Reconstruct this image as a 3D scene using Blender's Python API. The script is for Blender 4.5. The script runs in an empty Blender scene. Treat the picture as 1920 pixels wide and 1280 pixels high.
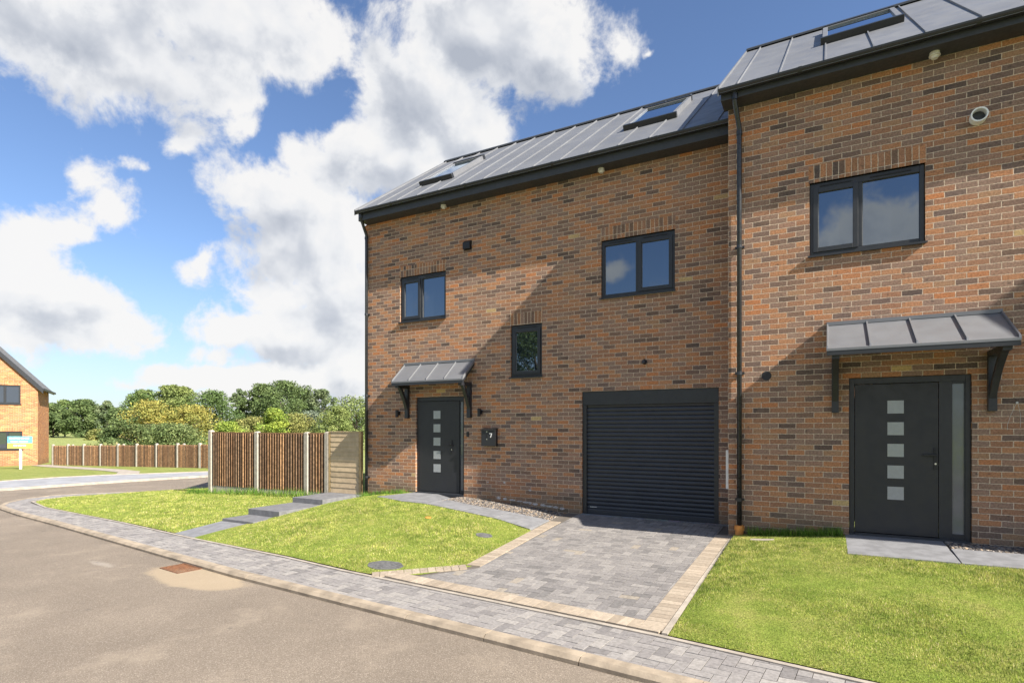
import bpy, bmesh, math, random
import numpy as np
from mathutils import Vector, Matrix
random.seed(7); rng = np.random.default_rng(7)
sc = bpy.context.scene
R = math.radians

# ------------------------------------------------------------------ camera
cam_d = bpy.data.cameras.new('camera'); cam = bpy.data.objects.new('camera', cam_d)
sc.collection.objects.link(cam); sc.camera = cam
cam.location = (0, 0, 1.8); cam.rotation_euler = (R(90), 0, R(29))
cam_d.sensor_width = 36; cam_d.lens = 20.06; cam_d.shift_y = 0.0839
cam_d.clip_start = 0.05; cam_d.clip_end = 5000

# ------------------------------------------------------------------ sun + exposure
SUN = Vector((1.0, -0.180, 0.745)).normalized()
sd = bpy.data.lights.new('sun', 'SUN'); sd.energy = 5.0; sd.angle = R(0.53); sd.color = (1.0, 0.93, 0.83)
so = bpy.data.objects.new('sun', sd); sc.collection.objects.link(so)
so.rotation_euler = (-SUN).to_track_quat('-Z', 'Y').to_euler(); so.location = (20, -3, 15)
sc.view_settings.view_transform = 'Standard'; sc.view_settings.look = 'None'
sc.view_settings.gamma = 1; sc.view_settings.exposure = 1.33
sc.cycles.max_bounces = 6; sc.cycles.transparent_max_bounces = 6
sc.render.resolution_x = 1024; sc.render.resolution_y = 682

# ------------------------------------------------------------------ world: sky + clouds by direction
class NT:
    def __init__(s, tree): s.t = tree; s.n = tree.nodes; s.l = tree.links
    def new(s, typ, **k):
        n = s.n.new(typ)
        for a, b in k.items(): setattr(n, a, b)
        return n
    def link(s, a, b): s.l.new(a, b)
    def setin(s, n, idx, v):
        if isinstance(v, bpy.types.NodeSocket): s.l.new(v, n.inputs[idx])
        elif v is not None: n.inputs[idx].default_value = v
    def math(s, op, a, b=None, c=None, clamp=False):
        n = s.new('ShaderNodeMath', operation=op, use_clamp=clamp)
        s.setin(n, 0, a); s.setin(n, 1, b); s.setin(n, 2, c); return n.outputs[0]
    def vmath(s, op, a, b=None, out=0):
        n = s.new('ShaderNodeVectorMath', operation=op)
        s.setin(n, 0, a); s.setin(n, 1, b); return n.outputs[out]
    def mix(s, fac, a, b, typ='MIX'):
        n = s.new('ShaderNodeMix', data_type='RGBA', blend_type=typ)
        s.setin(n, 0, fac); s.setin(n, 6, a); s.setin(n, 7, b); return n.outputs[2]
    def noise(s, vec, scale, detail=4, rough=0.55, dist=0, out=0):
        n = s.new('ShaderNodeTexNoise'); s.setin(n, 'Vector', vec)
        n.inputs['Scale'].default_value = scale; n.inputs['Detail'].default_value = detail
        n.inputs['Roughness'].default_value = rough; n.inputs['Distortion'].default_value = dist
        return n.outputs[out]
    def ramp(s, fac, stops, interp='LINEAR'):
        n = s.new('ShaderNodeValToRGB'); cr = n.color_ramp; cr.interpolation = interp
        while len(cr.elements) < len(stops): cr.elements.new(0.5)
        for e, (p, c) in zip(cr.elements, stops):
            e.position = p; e.color = (c, c, c, 1) if isinstance(c, (int, float)) else (*c, 1)
        s.setin(n, 0, fac); return n.outputs[0]
    def maprange(s, v, a, b, c=0, d=1, smooth=True):
        n = s.new('ShaderNodeMapRange', interpolation_type='SMOOTHSTEP' if smooth else 'LINEAR')
        s.setin(n, 0, v)
        for i, x in enumerate((a, b, c, d)): n.inputs[i + 1].default_value = x
        return n.outputs[0]

world = bpy.data.worlds.new('World'); sc.world = world; world.use_nodes = True
w = NT(world.node_tree); w.n.clear()
sky = w.new('ShaderNodeTexSky', sky_type='NISHITA', sun_disc=False)
sky.sun_elevation = math.asin(SUN.z); sky.sun_rotation = math.atan2(SUN.x, SUN.y)
sky.air_density = 1.0; sky.dust_density = 0.6; sky.ozone_density = 2.0; sky.altitude = 0
tc = w.new('ShaderNodeTexCoord'); P = tc.outputs['Generated']
sep = w.new('ShaderNodeSeparateXYZ'); w.link(P, sep.inputs[0])
DEG = 180 / math.pi
az = w.math('MULTIPLY', w.math('ARCTAN2', sep.outputs[0], sep.outputs[1]), DEG)
el = w.math('MULTIPLY', w.math('ARCSINE', sep.outputs[2]), DEG)
cmb = w.new('ShaderNodeCombineXYZ'); w.link(az, cmb.inputs[0]); w.link(el, cmb.inputs[1])
def warp(vec, scale, amp, detail):
    nz = w.noise(P, scale, detail, 0.6, out=1)
    off = w.vmath('SUBTRACT', nz, (0.5, 0.5, 0.5))
    sc_ = w.vmath('MULTIPLY', off, (amp, amp * 0.7, 0)); return w.vmath('ADD', vec, sc_)
V = warp(cmb.outputs[0], 7, 4.5, 2); V = warp(V, 24, 2.6, 4)
LOBES = [(-67.1, 28.9, 11.9, 4.2, 0), (-55.4, 32.5, 10.3, 3.8, 0), (-55.8, 28.5, 3.8, 2.0, -10), (-62.6, 27.9, 7.1, 2.1, 5), (-30.6, 34.3, 10.7, 4.4, 0), (-25.3, 32.8, 4.5, 2.8, 20), (-37.5, 29.5, 7.3, 4.4, 0), (-33.3, 27.6, 4.0, 2.5, 0), (-41.5, 24.6, 6.6, 3.0, 0), (-48.5, 23.4, 3.2, 2.0, 0), (-54.9, 26.2, 1.6, 1.2, 20), (-50.5, 20.3, 6.0, 3.3, 0), (-47.6, 16.8, 6.7, 5.1, 0), (-45.7, 11.7, 5.4, 5.4, 0), (-50.4, 11.8, 3.5, 1.9, 0), (-49.5, 8.8, 6.1, 2.7, 0), (-55.8, 8.8, 3.4, 2.0, 0), (-56.6, 6.4, 2.5, 1.4, 0), (-18.4, 32.9, 1.8, 1.3, 0), (-59.5, 23.6, 1.4, 0.9, 20), (-44.9, 30.7, 1.3, 0.5, 0), (-57.3, 14.8, 2.1, 1.0, 45), (-63.3, 20.7, 0.7, 0.6, 0), (-15.5, 32.9, 0.5, 0.3, 0), (-33.8, 26.3, 2.4, 1.4, -30), (-65.6, 18.9, 1.4, 1.3, 0), (-64.6, 17.0, 1.8, 1.8, 0), (-66.5, 15.0, 2.0, 1.3, 0), (-69.1, 14.5, 2.4, 1.0, 0), (-69.7, 12.0, 3.2, 2.5, 0), (-67.1, 10.0, 4.3, 2.5, 0), (-64.7, 7.8, 4.2, 1.8, 0), (-69.7, 7.7, 2.8, 2.2, 0), (-70.6, 13.0, 1.5, 2.1, 0), (-60.7, 5.0, 1.7, 1.0, 0), (-56.6, 4.4, 5.9, 1.1, 0), (-49.5, 4.8, 6.6, 1.5, 0), (-44.9, 5.7, 3.0, 3.6, 0), (-63.3, 3.9, 1.8, 0.5, 0), (-62.6, 7.6, 2.2, 1.1, 0), (-53.2, 2.7, 7.6, 0.7, 0)]
def field(vec, lobes):
    acc = None
    for (u, v, a, b, r) in lobes:
        m = w.new('ShaderNodeMapping', vector_type='TEXTURE'); w.link(vec, m.inputs[0])
        m.inputs['Location'].default_value = (u, v, 0); m.inputs['Rotation'].default_value = (0, 0, R(r))
        m.inputs['Scale'].default_value = (a * 1.08, b * 1.08, 1)
        L = w.vmath('LENGTH', m.outputs[0], out=1)
        # small lobes must not out-reach: distance measured in lobe units, limited slope
        q = max(.28, min(1.0, math.sqrt(a * b) / 3.2)); d = w.math('MULTIPLY_ADD', L, -q, q - (1 - q) * 0.13)
        acc = d if acc is None else w.math('SMOOTH_MAX', acc, d, 0.25)
    return acc
F0 = field(V, LOBES)
behind = w.math('SUBTRACT', w.math('MULTIPLY', w.noise(w.vmath('ADD', P, (0.0, 0.0, 0.0)), 3.2, 3, 0.5), 5.0), 2.72)
bmask = w.maprange(w.math('ADD', sep.outputs[1], w.math('MULTIPLY', sep.outputs[0], 0.0)), -0.02, -0.18)
bfield = w.math('ADD', w.math('MULTIPLY', bmask, w.math('ADD', behind, 1.5)), -1.5)
FU = field(w.vmath('ADD', V, (0.9, 1.5, 0)), sorted(LOBES, key=lambda q: -q[2] * q[3])[:14])
side_l = w.math('MULTIPLY', w.math('SUBTRACT', F0, FU), 0.75)
F1 = w.math('MAXIMUM', w.math('MAXIMUM', F0, bfield), -1.5)
fb = w.noise(P, 11, 9, 0.62, 0.2)
t = w.math('ADD', F1, w.math('MULTIPLY', w.math('SUBTRACT', fb, 0.5), 1.9))
t = w.math('ADD', t, 0.13)
mask = w.maprange(t, -0.06, 0.34)
# light: noise shifted towards the sun gives lit and shaded sides, dense cores are greyer
shift = w.vmath('ADD', P, tuple(SUN * 0.035))
fb1 = w.noise(P, 8, 4, 0.55, 0.2); fb2 = w.noise(w.vmath('ADD', P, tuple(SUN * 0.05)), 8, 4, 0.55, 0.2)
rel = w.math('ADD', w.math('MULTIPLY', w.math('SUBTRACT', fb1, fb2), 1.5), 0.72)
rel = w.math('ADD', rel, side_l)
core = w.maprange(t, 0.25, 0.95, 0.0, 0.50)
big = w.maprange(w.noise(P, 4.0, 3, 0.5), 0.30, 0.60, 0.25, 1.0)
highc = w.maprange(el, 4, 28, 0.30, 1.0)
sh = w.math('SUBTRACT', rel, w.math('MULTIPLY', w.math('MULTIPLY', core, big), highc), clamp=True)
ccol = w.ramp(sh, [(0.0, (0.50, 0.54, 0.62)), (0.35, (0.70, 0.73, 0.79)), (0.62, (0.93, 0.94, 0.96)), (0.85, (1.02, 1.01, 1.0))])
CLOUD = 7.4
ccol = w.vmath('MULTIPLY', ccol, (CLOUD, CLOUD, CLOUD))
skyc = w.vmath('MULTIPLY', sky.outputs[0], (1.16, 1.24, 1.42))
haz = w.maprange(el, 0, 16, 0.42, 0.0)
skyc = w.mix(haz, skyc, (4.3, 4.9, 5.6, 1))
col = w.mix(w.math('MULTIPLY', mask, 0.97), skyc, ccol)
bg = w.new('ShaderNodeBackground'); w.link(col, bg.inputs[0]); bg.inputs[1].default_value = 0.050
wo = w.new('ShaderNodeOutputWorld'); w.link(bg.outputs[0], wo.inputs[0])
world.cycles.sampling_method = 'MANUAL'; world.cycles.sample_map_resolution = 512

# ------------------------------------------------------------------ materials
def newmat(name):
    m = bpy.data.materials.new(name); m.use_nodes = True
    k = NT(m.node_tree); b = k.n['Principled BSDF']; return m, k, b
def objco(k): return k.new('ShaderNodeTexCoord').outputs['Object']
def attr(k, name='col'):
    n = k.new('ShaderNodeAttribute'); n.attribute_name = name; return n.outputs[0]
def bump(k, b, h, strength=0.5, dist=0.005):
    n = k.new('ShaderNodeBump'); n.inputs['Strength'].default_value = strength; n.inputs['Distance'].default_value = dist
    k.link(h, n.inputs['Height']); k.link(n.outputs[0], b.inputs['Normal'])
def plain(name, colr, rough=0.5, metal=0.0, var=0.12, nscale=8, bmp=0.0, spec=0.5, bscale=60):
    m, k, b = newmat(name); co = objco(k)
    n = k.noise(co, nscale, 5)
    f = k.maprange(n, 0.3, 0.7, 1 - var, 1 + var)
    c = k.vmath('MULTIPLY', tuple(colr), k.new('ShaderNodeCombineXYZ').outputs[0])
    cn = c.node.inputs[1].links[0].from_node
    for i in range(3): k.link(f, cn.inputs[i])
    k.link(c, b.inputs['Base Color'])
    r = k.maprange(k.noise(co, nscale * 3, 4), 0.3, 0.7, max(0.02, rough - 0.08), min(1, rough + 0.08)); k.link(r, b.inputs['Roughness'])
    b.inputs['Metallic'].default_value = metal; b.inputs['Specular IOR Level'].default_value = spec
    if bmp: bump(k, b, k.noise(co, bscale, 4), bmp, 0.004)
    return m
def attrmat(name, rough=0.8, var=0.2, nscale=30, bmp=0.4, bscale=120, trans=0.0, spec=0.4):
    m, k, b = newmat(name); co = objco(k); a = attr(k)
    f = k.maprange(k.noise(co, nscale, 5), 0.3, 0.7, 1 - var, 1 + var)
    cx = k.new('ShaderNodeCombineXYZ')
    for i in range(3): k.link(f, cx.inputs[i])
    c = k.vmath('MULTIPLY', a, cx.outputs[0]); k.link(c, b.inputs['Base Color'])
    b.inputs['Roughness'].default_value = rough; b.inputs['Specular IOR Level'].default_value = spec
    if bmp: bump(k, b, k.noise(co, bscale, 3), bmp, 0.003)
    if trans:
        tr = k.new('ShaderNodeBsdfTranslucent'); k.link(c, tr.inputs[0])
        mx = k.new('ShaderNodeMixShader'); mx.inputs[0].default_value = trans
        k.link(b.outputs[0], mx.inputs[1]); k.link(tr.outputs[0], mx.inputs[2])
        k.link(mx.outputs[0], k.n['Material Output'].inputs[0])
    return m

BR_A = [(0.0, (0.110, 0.082, 0.070)), (0.04, (0.185, 0.122, 0.094)), (0.16, (0.325, 0.168, 0.100)), (0.30, (0.250, 0.165, 0.124)), (0.42, (0.410, 0.195, 0.098)), (0.54, (0.275, 0.182, 0.136)), (0.66, (0.430, 0.215, 0.112)), (0.78, (0.165, 0.116, 0.096)), (0.82, (0.320, 0.190, 0.132)), (0.90, (0.460, 0.190, 0.082)), (0.95, (0.360, 0.210, 0.122)), (0.994, (0.50, 0.36, 0.17))]
BR_B = [(0.0, (0.42, 0.17, 0.07)), (0.3, (0.50, 0.21, 0.08)), (0.6, (0.36, 0.14, 0.06)), (0.85, (0.55, 0.27, 0.11))]
def brickmat(name, stops, mort=(0.62, 0.50, 0.38), soldier=False, frogs=True):
    m, k, b = newmat(name)
    tcn = k.new('ShaderNodeTexCoord'); co = tcn.outputs['Object']
    s = k.new('ShaderNodeSeparateXYZ'); k.link(co, s.inputs[0])
    ns = k.new('ShaderNodeSeparateXYZ'); k.link(tcn.outputs['Normal'], ns.inputs[0])
    side = k.math('GREATER_THAN', k.math('ABSOLUTE', ns.outputs[0]), 0.5)
    hx = k.new('ShaderNodeMix'); hx.data_type = 'FLOAT'; k.link(side, hx.inputs[0]); k.link(s.outputs[0], hx.inputs[2]); k.link(s.outputs[1], hx.inputs[3])
    cb = k.new('ShaderNodeCombineXYZ')
    hx_o = hx.outputs[0]
    if soldier: k.link(s.outputs[2], cb.inputs[0]); k.link(hx_o, cb.inputs[1])
    else: k.link(hx_o, cb.inputs[0]); k.link(s.outputs[2], cb.inputs[1])
    wob = k.vmath('MULTIPLY', k.vmath('SUBTRACT', k.noise(co, 9, 3, out=1), (0.5, 0.5, 0.5)), (0.013, 0.013, 0))
    wob2 = k.vmath('MULTIPLY', k.vmath('SUBTRACT', k.noise(co, 55, 2, out=1), (0.5, 0.5, 0.5)), (0.008, 0.008, 0))
    vec = k.vmath('ADD', k.vmath('ADD', cb.outputs[0], wob), wob2)
    bt = k.new('ShaderNodeTexBrick'); bt.offset = 0.0 if soldier else 0.5; bt.squash = 1
    k.link(vec, bt.inputs['Vector'])
    bt.inputs['Color1'].default_value = (0, 0, 0, 1); bt.inputs['Color2'].default_value = (1, 1, 1, 1); bt.inputs['Mortar'].default_value = (0.5, 0.5, 0.5, 1)
    bt.inputs['Scale'].default_value = 1; bt.inputs['Mortar Size'].default_value = 0.0052; bt.inputs['Mortar Smooth'].default_value = 0.35
    bt.inputs['Bias'].default_value = 0.0
    bt.inputs['Brick Width'].default_value = 0.24 if soldier else 0.225; bt.inputs['Row Height'].default_value = 0.075
    # patches of the wall use more of one firing than another
    bc = k.ramp(bt.outputs['Color'], stops, 'CONSTANT')
    big = k.maprange(k.noise(co, 0.7, 4, 0.6), 0.40, 0.68, 0.0, 0.30)
    bc = k.mix(big, bc, (0.33, 0.19, 0.115, 1))
    mott = k.maprange(k.noise(co, 45, 5, 0.65), 0.3, 0.7, 0.72, 1.28)
    cx = k.new('ShaderNodeCombineXYZ')
    for i in range(3): k.link(mott, cx.inputs[i])
    bc = k.vmath('MULTIPLY', bc, cx.outputs[0])
    dark = k.maprange(k.noise(co, 16, 3, 0.5), 0.62, 0.72, 0.0, 0.55)
    bc = k.mix(dark, bc, (0.05, 0.042, 0.038, 1))
    wsh = k.maprange(k.noise(co, 3.0, 6, 0.7), 0.55, 0.8, 0.0, 0.30)
    bc = k.mix(wsh, bc, (0.42, 0.33, 0.25, 1))
    damp = k.math('MULTIPLY', k.maprange(k.math('ADD', s.outputs[2], k.math('MULTIPLY', k.noise(co, 2.5, 4), -0.5)), -0.22, 0.30, 1.0, 0.0), 0.45)
    mc = k.vmath('MULTIPLY', tuple(mort), cx.outputs[0])
    k.link(k.mix(damp, k.mix(bt.outputs['Fac'], bc, mc), (0.13, 0.115, 0.07, 1)), b.inputs['Base Color'])
    b.inputs['Roughness'].default_value = 0.92; b.inputs['Specular IOR Level'].default_value = 0.2
    h = k.math('ADD', k.math('MULTIPLY', bt.outputs['Fac'], -1.0), k.math('MULTIPLY', k.noise(co, 70, 5, 0.7), 0.75))
    bump(k, b, h, 0.85, 0.009)
    return m
M_brick = brickmat('multi_stock_brick', BR_A)
M_sold = brickmat('multi_soldier_brick', BR_A[:5] + [(0.6, (0.30, 0.15, 0.08)), (0.8, (0.15, 0.10, 0.075))], soldier=True)
M_brickB = brickmat('orange_brick', BR_B, mort=(0.62, 0.50, 0.38))
M_soldB = brickmat('orange_soldier', BR_B, mort=(0.62, 0.50, 0.38), soldier=True)

M_char = plain('charcoal_frame', (0.021, 0.023, 0.027), 0.42, 0, 0.1)
M_fasc = plain('charcoal_soffit', (0.036, 0.039, 0.045), 0.5, 0, 0.1)
M_gut = plain('black_gutter', (0.018, 0.020, 0.023), 0.35, 0, 0.1)
M_pipe = plain('black_pipe', (0.022, 0.024, 0.027), 0.32, 0, 0.15)
M_zinc = plain('grey_metal_roof', (0.165, 0.17, 0.18), 0.5, 0.25, 0.07, 1.3, spec=0.5)
M_zincd = plain('dark_metal_trim', (0.05, 0.053, 0.058), 0.45, 0.2, 0.1)
M_door = plain('charcoal_door', (0.019, 0.020, 0.023), 0.45, 0, 0.06, 3, 0.15, bscale=200)
M_shut = plain('shutter_slats', (0.026, 0.030, 0.039), 0.42, 0, 0.08, 3)
M_black = plain('matt_black', (0.010, 0.010, 0.012), 0.5)
M_steel = plain('steel', (0.6, 0.6, 0.6), 0.25, 0.9)
M_white = plain('white_plastic', (0.75, 0.75, 0.73), 0.5, 0, 0.05)
M_upvc = plain('offwhite', (0.62, 0.60, 0.54), 0.5, 0, 0.2, 20)
M_frost = plain('frosted_glass', (0.30, 0.32, 0.33), 0.16, 0, 0.04, 20, spec=0.8)
M_frostd = plain('frosted_side_glass', (0.11, 0.125, 0.14), 0.12, 0, 0.1, 4, spec=0.9)
M_clay = plain('orange_clay', (0.60, 0.24, 0.05), 0.6, 0, 0.2, 20)
M_conc = plain('concrete_post', (0.37, 0.335, 0.28), 0.85, 0, 0.14, 12, 0.3)
M_kerb = plain('tan_kerb', (0.30, 0.245, 0.18), 0.9, 0, 0.25, 5, 0.5)
M_edge = plain('pale_edging', (0.33, 0.29, 0.24), 0.9, 0, 0.2, 6, 0.4)
M_slab = plain('grey_paving_slab', (0.185, 0.187, 0.195), 0.75, 0, 0.16, 7, 0.35)
M_slabd = plain('step_slab', (0.15, 0.15, 0.155), 0.8, 0, 0.16, 9, 0.4)
M_rust = plain('rusty_iron', (0.16, 0.070, 0.032), 0.85, 0.2, 0.35, 25, 0.5)
M_sand = plain('joint_sand', (0.11, 0.095, 0.078), 0.95)
M_timb = plain('pale_timber_post', (0.42, 0.29, 0.14), 0.8, 0, 0.2, 14, 0.3)
M_bark = plain('bark', (0.09, 0.07, 0.05), 0.9, 0, 0.3, 3, 0.6, bscale=20)
M_lid = plain('weathered_lid', (0.10, 0.10, 0.10), 0.9, 0, 0.4, 22, 0.8, bscale=50)
M_wire = plain('grey_wire', (0.5, 0.5, 0.5), 0.4)
M_paver = attrmat('grey_paver', 0.85, 0.16, 35, 0.45)
M_beige = attrmat('beige_paver', 0.85, 0.12, 30, 0.4)
M_wood = attrmat('fence_board', 0.8, 0.35, 14, 0.4, 60)
M_gate = attrmat('gate_board', 0.8, 0.12, 9, 0.3, 60)
M_stone = attrmat('stone_chips', 0.85, 0.2, 30, 0.2)
M_leaf = attrmat('leaf', 0.7, 0.15, 3, 0, trans=0.25, spec=0.25)
M_blade = attrmat('grass_blade', 0.65, 0.1, 5, 0, trans=0.3, spec=0.25)

def glassmat():
    m, k, b = newmat('window_pane'); k.n.remove(b); co = objco(k)
    gl = k.new('ShaderNodeBsdfGlossy'); gl.inputs['Roughness'].default_value = 0.015; gl.inputs['Color'].default_value = (0.80, 0.90, 1, 1)
    df = k.new('ShaderNodeBsdfDiffuse'); df.inputs[0].default_value = (0.012, 0.016, 0.024, 1)
    bn = k.new('ShaderNodeBump'); bn.inputs['Strength'].default_value = 0.03; bn.inputs['Distance'].default_value = 0.02
    k.link(k.noise(co, 1.6, 1), bn.inputs['Height']); k.link(bn.outputs[0], gl.inputs['Normal'])
    lw = k.new('ShaderNodeFresnel'); lw.inputs[0].default_value = 1.6
    f = k.math('ADD', k.math('MULTIPLY', lw.outputs[0], 1.2), 0.17, clamp=True)
    mx = k.new('ShaderNodeMixShader'); k.link(f, mx.inputs[0]); k.link(df.outputs[0], mx.inputs[1]); k.link(gl.outputs[0], mx.inputs[2])
    k.link(mx.outputs[0], k.n['Material Output'].inputs[0]); return m
M_glass = glassmat()

def asphaltmat():
    m, k, b = newmat('dusty_asphalt'); co = objco(k)
    agg = k.noise(co, 90, 3, 0.7)
    vor = k.new('ShaderNodeTexVoronoi'); k.link(co, vor.inputs['Vector']); vor.inputs['Scale'].default_value = 150
    sp = k.maprange(k.new('ShaderNodeSeparateXYZ').outputs[0], 0, 1)
    sx = sp.node.inputs[0].links[0].from_node; k.link(vor.outputs['Color'], sx.inputs[0])
    c = k.ramp(sx.outputs[0], [(0, (0.155, 0.127, 0.098)), (0.45, (0.196, 0.161, 0.125)), (0.85, (0.235, 0.196, 0.153)), (1, (0.34, 0.29, 0.235))])
    big = k.maprange(k.noise(co, 0.7, 6, 0.6), 0.3, 0.7, 0.90, 1.10)
    cx = k.new('ShaderNodeCombineXYZ')
    for i in range(3): k.link(big, cx.inputs[i])
    c = k.vmath('MULTIPLY', c, cx.outputs[0])
    sand = k.maprange(k.noise(co, 1.7, 5, 0.65), 0.52, 0.75, 0.0, 0.45); c = k.mix(sand, c, (0.33, 0.275, 0.21, 1))
    # sandy wash around the gully grate and along the kerb
    mp = k.new('ShaderNodeMapping', vector_type='TEXTURE'); k.link(co, mp.inputs[0]); mp.inputs['Location'].default_value = (-7.05, 4.42, 0); mp.inputs['Rotation'].default_value = (0, 0, R(-6)); mp.inputs['Scale'].default_value = (1.05, 0.42, 100)
    L = k.vmath('LENGTH', mp.outputs[0], out=1)
    wash = k.maprange(k.math('ADD', L, k.math('MULTIPLY', k.noise(co, 3, 4), 0.6)), 1.35, 1.05, 0, 0.6); c = k.mix(wash, c, (0.42, 0.33, 0.215, 1))
    m2 = k.new('ShaderNodeMapping', vector_type='TEXTURE'); k.link(co, m2.inputs[0]); m2.inputs['Location'].default_value = (-8.95, 4.22, 0); m2.inputs['Rotation'].default_value = (0, 0, R(-4)); m2.inputs['Scale'].default_value = (0.42, 0.09, 100)
    w2 = k.maprange(k.math('ADD', k.vmath('LENGTH', m2.outputs[0], out=1), k.math('MULTIPLY', k.noise(co, 14, 4), 1.4)), 1.75, 1.0, 0, 0.30); c = k.mix(w2, c, (0.5, 0.46, 0.40, 1))
    dk = k.maprange(k.noise(co, 5.5, 2, 0.4), 0.73, 0.77, 0, 0.5); c = k.mix(dk, c, (0.12, 0.105, 0.09, 1))
    k.link(c, b.inputs['Base Color']); b.inputs['Roughness'].default_value = 0.9; b.inputs['Specular IOR Level'].default_value = 0.3
    bump(k, b, k.math('ADD', agg, sx.outputs[1]), 0.55, 0.006); return m
M_asph = asphaltmat()

def lawnmat(name, a, bb, cc):
    m, k, b = newmat(name); co = objco(k)
    n = k.noise(co, 2.2, 6, 0.65); c = k.ramp(n, [(0.3, a), (0.5, bb), (0.7, cc)])
    f = k.maprange(k.noise(co, 60, 3, 0.7), 0.3, 0.7, 0.6, 1.4); cx = k.new('ShaderNodeCombineXYZ')
    for i in range(3): k.link(f, cx.inputs[i])
    k.link(k.vmath('MULTIPLY', c, cx.outputs[0]), b.inputs['Base Color']); b.inputs['Roughness'].default_value = 0.95; b.inputs['Specular IOR Level'].default_value = 0.1
    bump(k, b, k.noise(co, 70, 4, 0.7), 0.6, 0.02); return m
M_lawn = lawnmat('lawn_soil', (0.13, 0.18, 0.03), (0.19, 0.23, 0.045), (0.27, 0.26, 0.08))
M_lawnf = lawnmat('far_lawn', (0.155, 0.19, 0.045), (0.21, 0.24, 0.065), (0.28, 0.28, 0.10))
M_field = lawnmat('field', (0.16, 0.21, 0.06), (0.24, 0.27, 0.09), (0.32, 0.31, 0.13))

# ------------------------------------------------------------------ object helpers
C = sc.collection
def rootloc(p):
    v = Vector((0, 0, 0))
    while p is not None: v += p.location; p = p.parent
    return v
class MB:
    def __init__(s): s.v = []; s.f = []; s.c = []; s.cur = None
    def face(s, pts, col=None):
        i = len(s.v); s.v += [tuple(p) for p in pts]; s.f.append(tuple(range(i, i + len(pts)))); s.c.append(col or s.cur)
    def hexa(s, p, col=None):   # p: 8 corners, bottom 4 ccw then top 4
        i = len(s.v); s.v += [tuple(q) for q in p]
        for q in ((3, 2, 1, 0), (4, 5, 6, 7), (0, 1, 5, 4), (1, 2, 6, 5), (2, 3, 7, 6), (3, 0, 4, 7)):
            s.f.append(tuple(i + a for a in q)); s.c.append(col or s.cur)
    def box(s, x0, x1, y0, y1, z0, z1, col=None):
        s.hexa([(x0, y0, z0), (x1, y0, z0), (x1, y1, z0), (x0, y1, z0), (x0, y0, z1), (x1, y0, z1), (x1, y1, z1), (x0, y1, z1)], col)
    def bar(s, a, b, w_, h_, up=(0, 0, 1), col=None):
        a = Vector(a); b = Vector(b); d = (b - a).normalized(); sd_ = d.cross(Vector(up)).normalized() * w_ / 2; u = sd_.cross(d).normalized() * h_ / 2
        s.hexa([a - sd_ - u, a + sd_ - u, b + sd_ - u, b - sd_ - u, a - sd_ + u, a + sd_ + u, b + sd_ + u, b - sd_ + u], col)
    def prism(s, prof, x0, x1, axis=0, col=None):  # prof (y,z) list swept along x
        i = len(s.v); n = len(prof)
        mk = (lambda x, p: (x, p[0], p[1])) if axis == 0 else ((lambda x, p: (p[0], x, p[1])) if axis == 1 else (lambda x, p: (p[0], p[1], x)))
        s.v += [mk(x0, p) for p in prof] + [mk(x1, p) for p in prof]
        for j in range(n): s.f.append((i + j, i + (j + 1) % n, i + n + (j + 1) % n, i + n + j)); s.c.append(col or s.cur)
        s.f.append(tuple(i + j for j in range(n))); s.f.append(tuple(i + n + j for j in reversed(range(n)))); s.c += [col or s.cur] * 2
    def tube(s, pts, r, n=10, r2=None, cap=True):
        pts = [Vector(p) for p in pts]; rings = []
        for q, p in enumerate(pts):
            d = (pts[min(q + 1, len(pts) - 1)] - pts[max(q - 1, 0)]).normalized()
            a = d.orthogonal().normalized() if q == 0 else (last - d * last.dot(d)).normalized()
            last = a; bb = d.cross(a); rr = r if r2 is None else r + (r2 - r) * q / (len(pts) - 1)
            i = len(s.v); s.v += [tuple(p + a * rr * math.cos(2 * math.pi * j / n) + bb * rr * math.sin(2 * math.pi * j / n)) for j in range(n)]
            rings.append(i)
        for q in range(len(rings) - 1):
            for j in range(n): s.f.append((rings[q] + j, rings[q] + (j + 1) % n, rings[q + 1] + (j + 1) % n, rings[q + 1] + j)); s.c.append(s.cur)
        if cap:
            s.f.append(tuple(rings[0] + j for j in reversed(range(n)))); s.f.append(tuple(rings[-1] + j for j in range(n))); s.c += [s.cur] * 2
    def build(s, name, mat, parent=None, local=False, bevel=0, smooth=False, loc=None):
        off = Vector((0, 0, 0)) if local else (rootloc(parent) if parent else Vector(loc or (0, 0, 0)))
        me = bpy.data.meshes.new(name); me.from_pydata([tuple(Vector(p) - off) for p in s.v], [], s.f)
        if any(c is not None for c in s.c):
            ca = me.color_attributes.new('col', 'FLOAT_COLOR', 'CORNER'); arr = []
            for f, c in zip(s.f, s.c): arr += list((*(c or (0.5, 0.5, 0.5)), 1)) * len(f)
            ca.data.foreach_set('color', arr)
        me.materials.append(mat); o = bpy.data.objects.new(name, me); C.objects.link(o)
        if parent: o.parent = parent
        elif loc: o.location = loc
        bm = bmesh.new(); bm.from_mesh(me)
        bmesh.ops.recalc_face_normals(bm, faces=bm.faces)
        if bevel:
            es = [e for e in bm.edges if len(e.link_faces) == 2 and e.calc_face_angle(0) > 0.6]
            bmesh.ops.bevel(bm, geom=es, offset=bevel, segments=2, profile=0.5, affect='EDGES')
        bm.to_mesh(me); bm.free()
        if smooth:
            for p in me.polygons: p.use_smooth = True
        return o
def tag(o, label=None, cat=None, group=None, kind=None):
    if label: o['label'] = label
    if cat: o['category'] = cat
    if group: o['group'] = group
    if kind: o['kind'] = kind
    return o
def empty(name, loc, label, cat, group=None, rz=0):
    o = bpy.data.objects.new(name, None); C.objects.link(o); o.location = loc; o.rotation_euler = (0, 0, rz); o.empty_display_size = 0.2
    return tag(o, label, cat, group)
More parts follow.
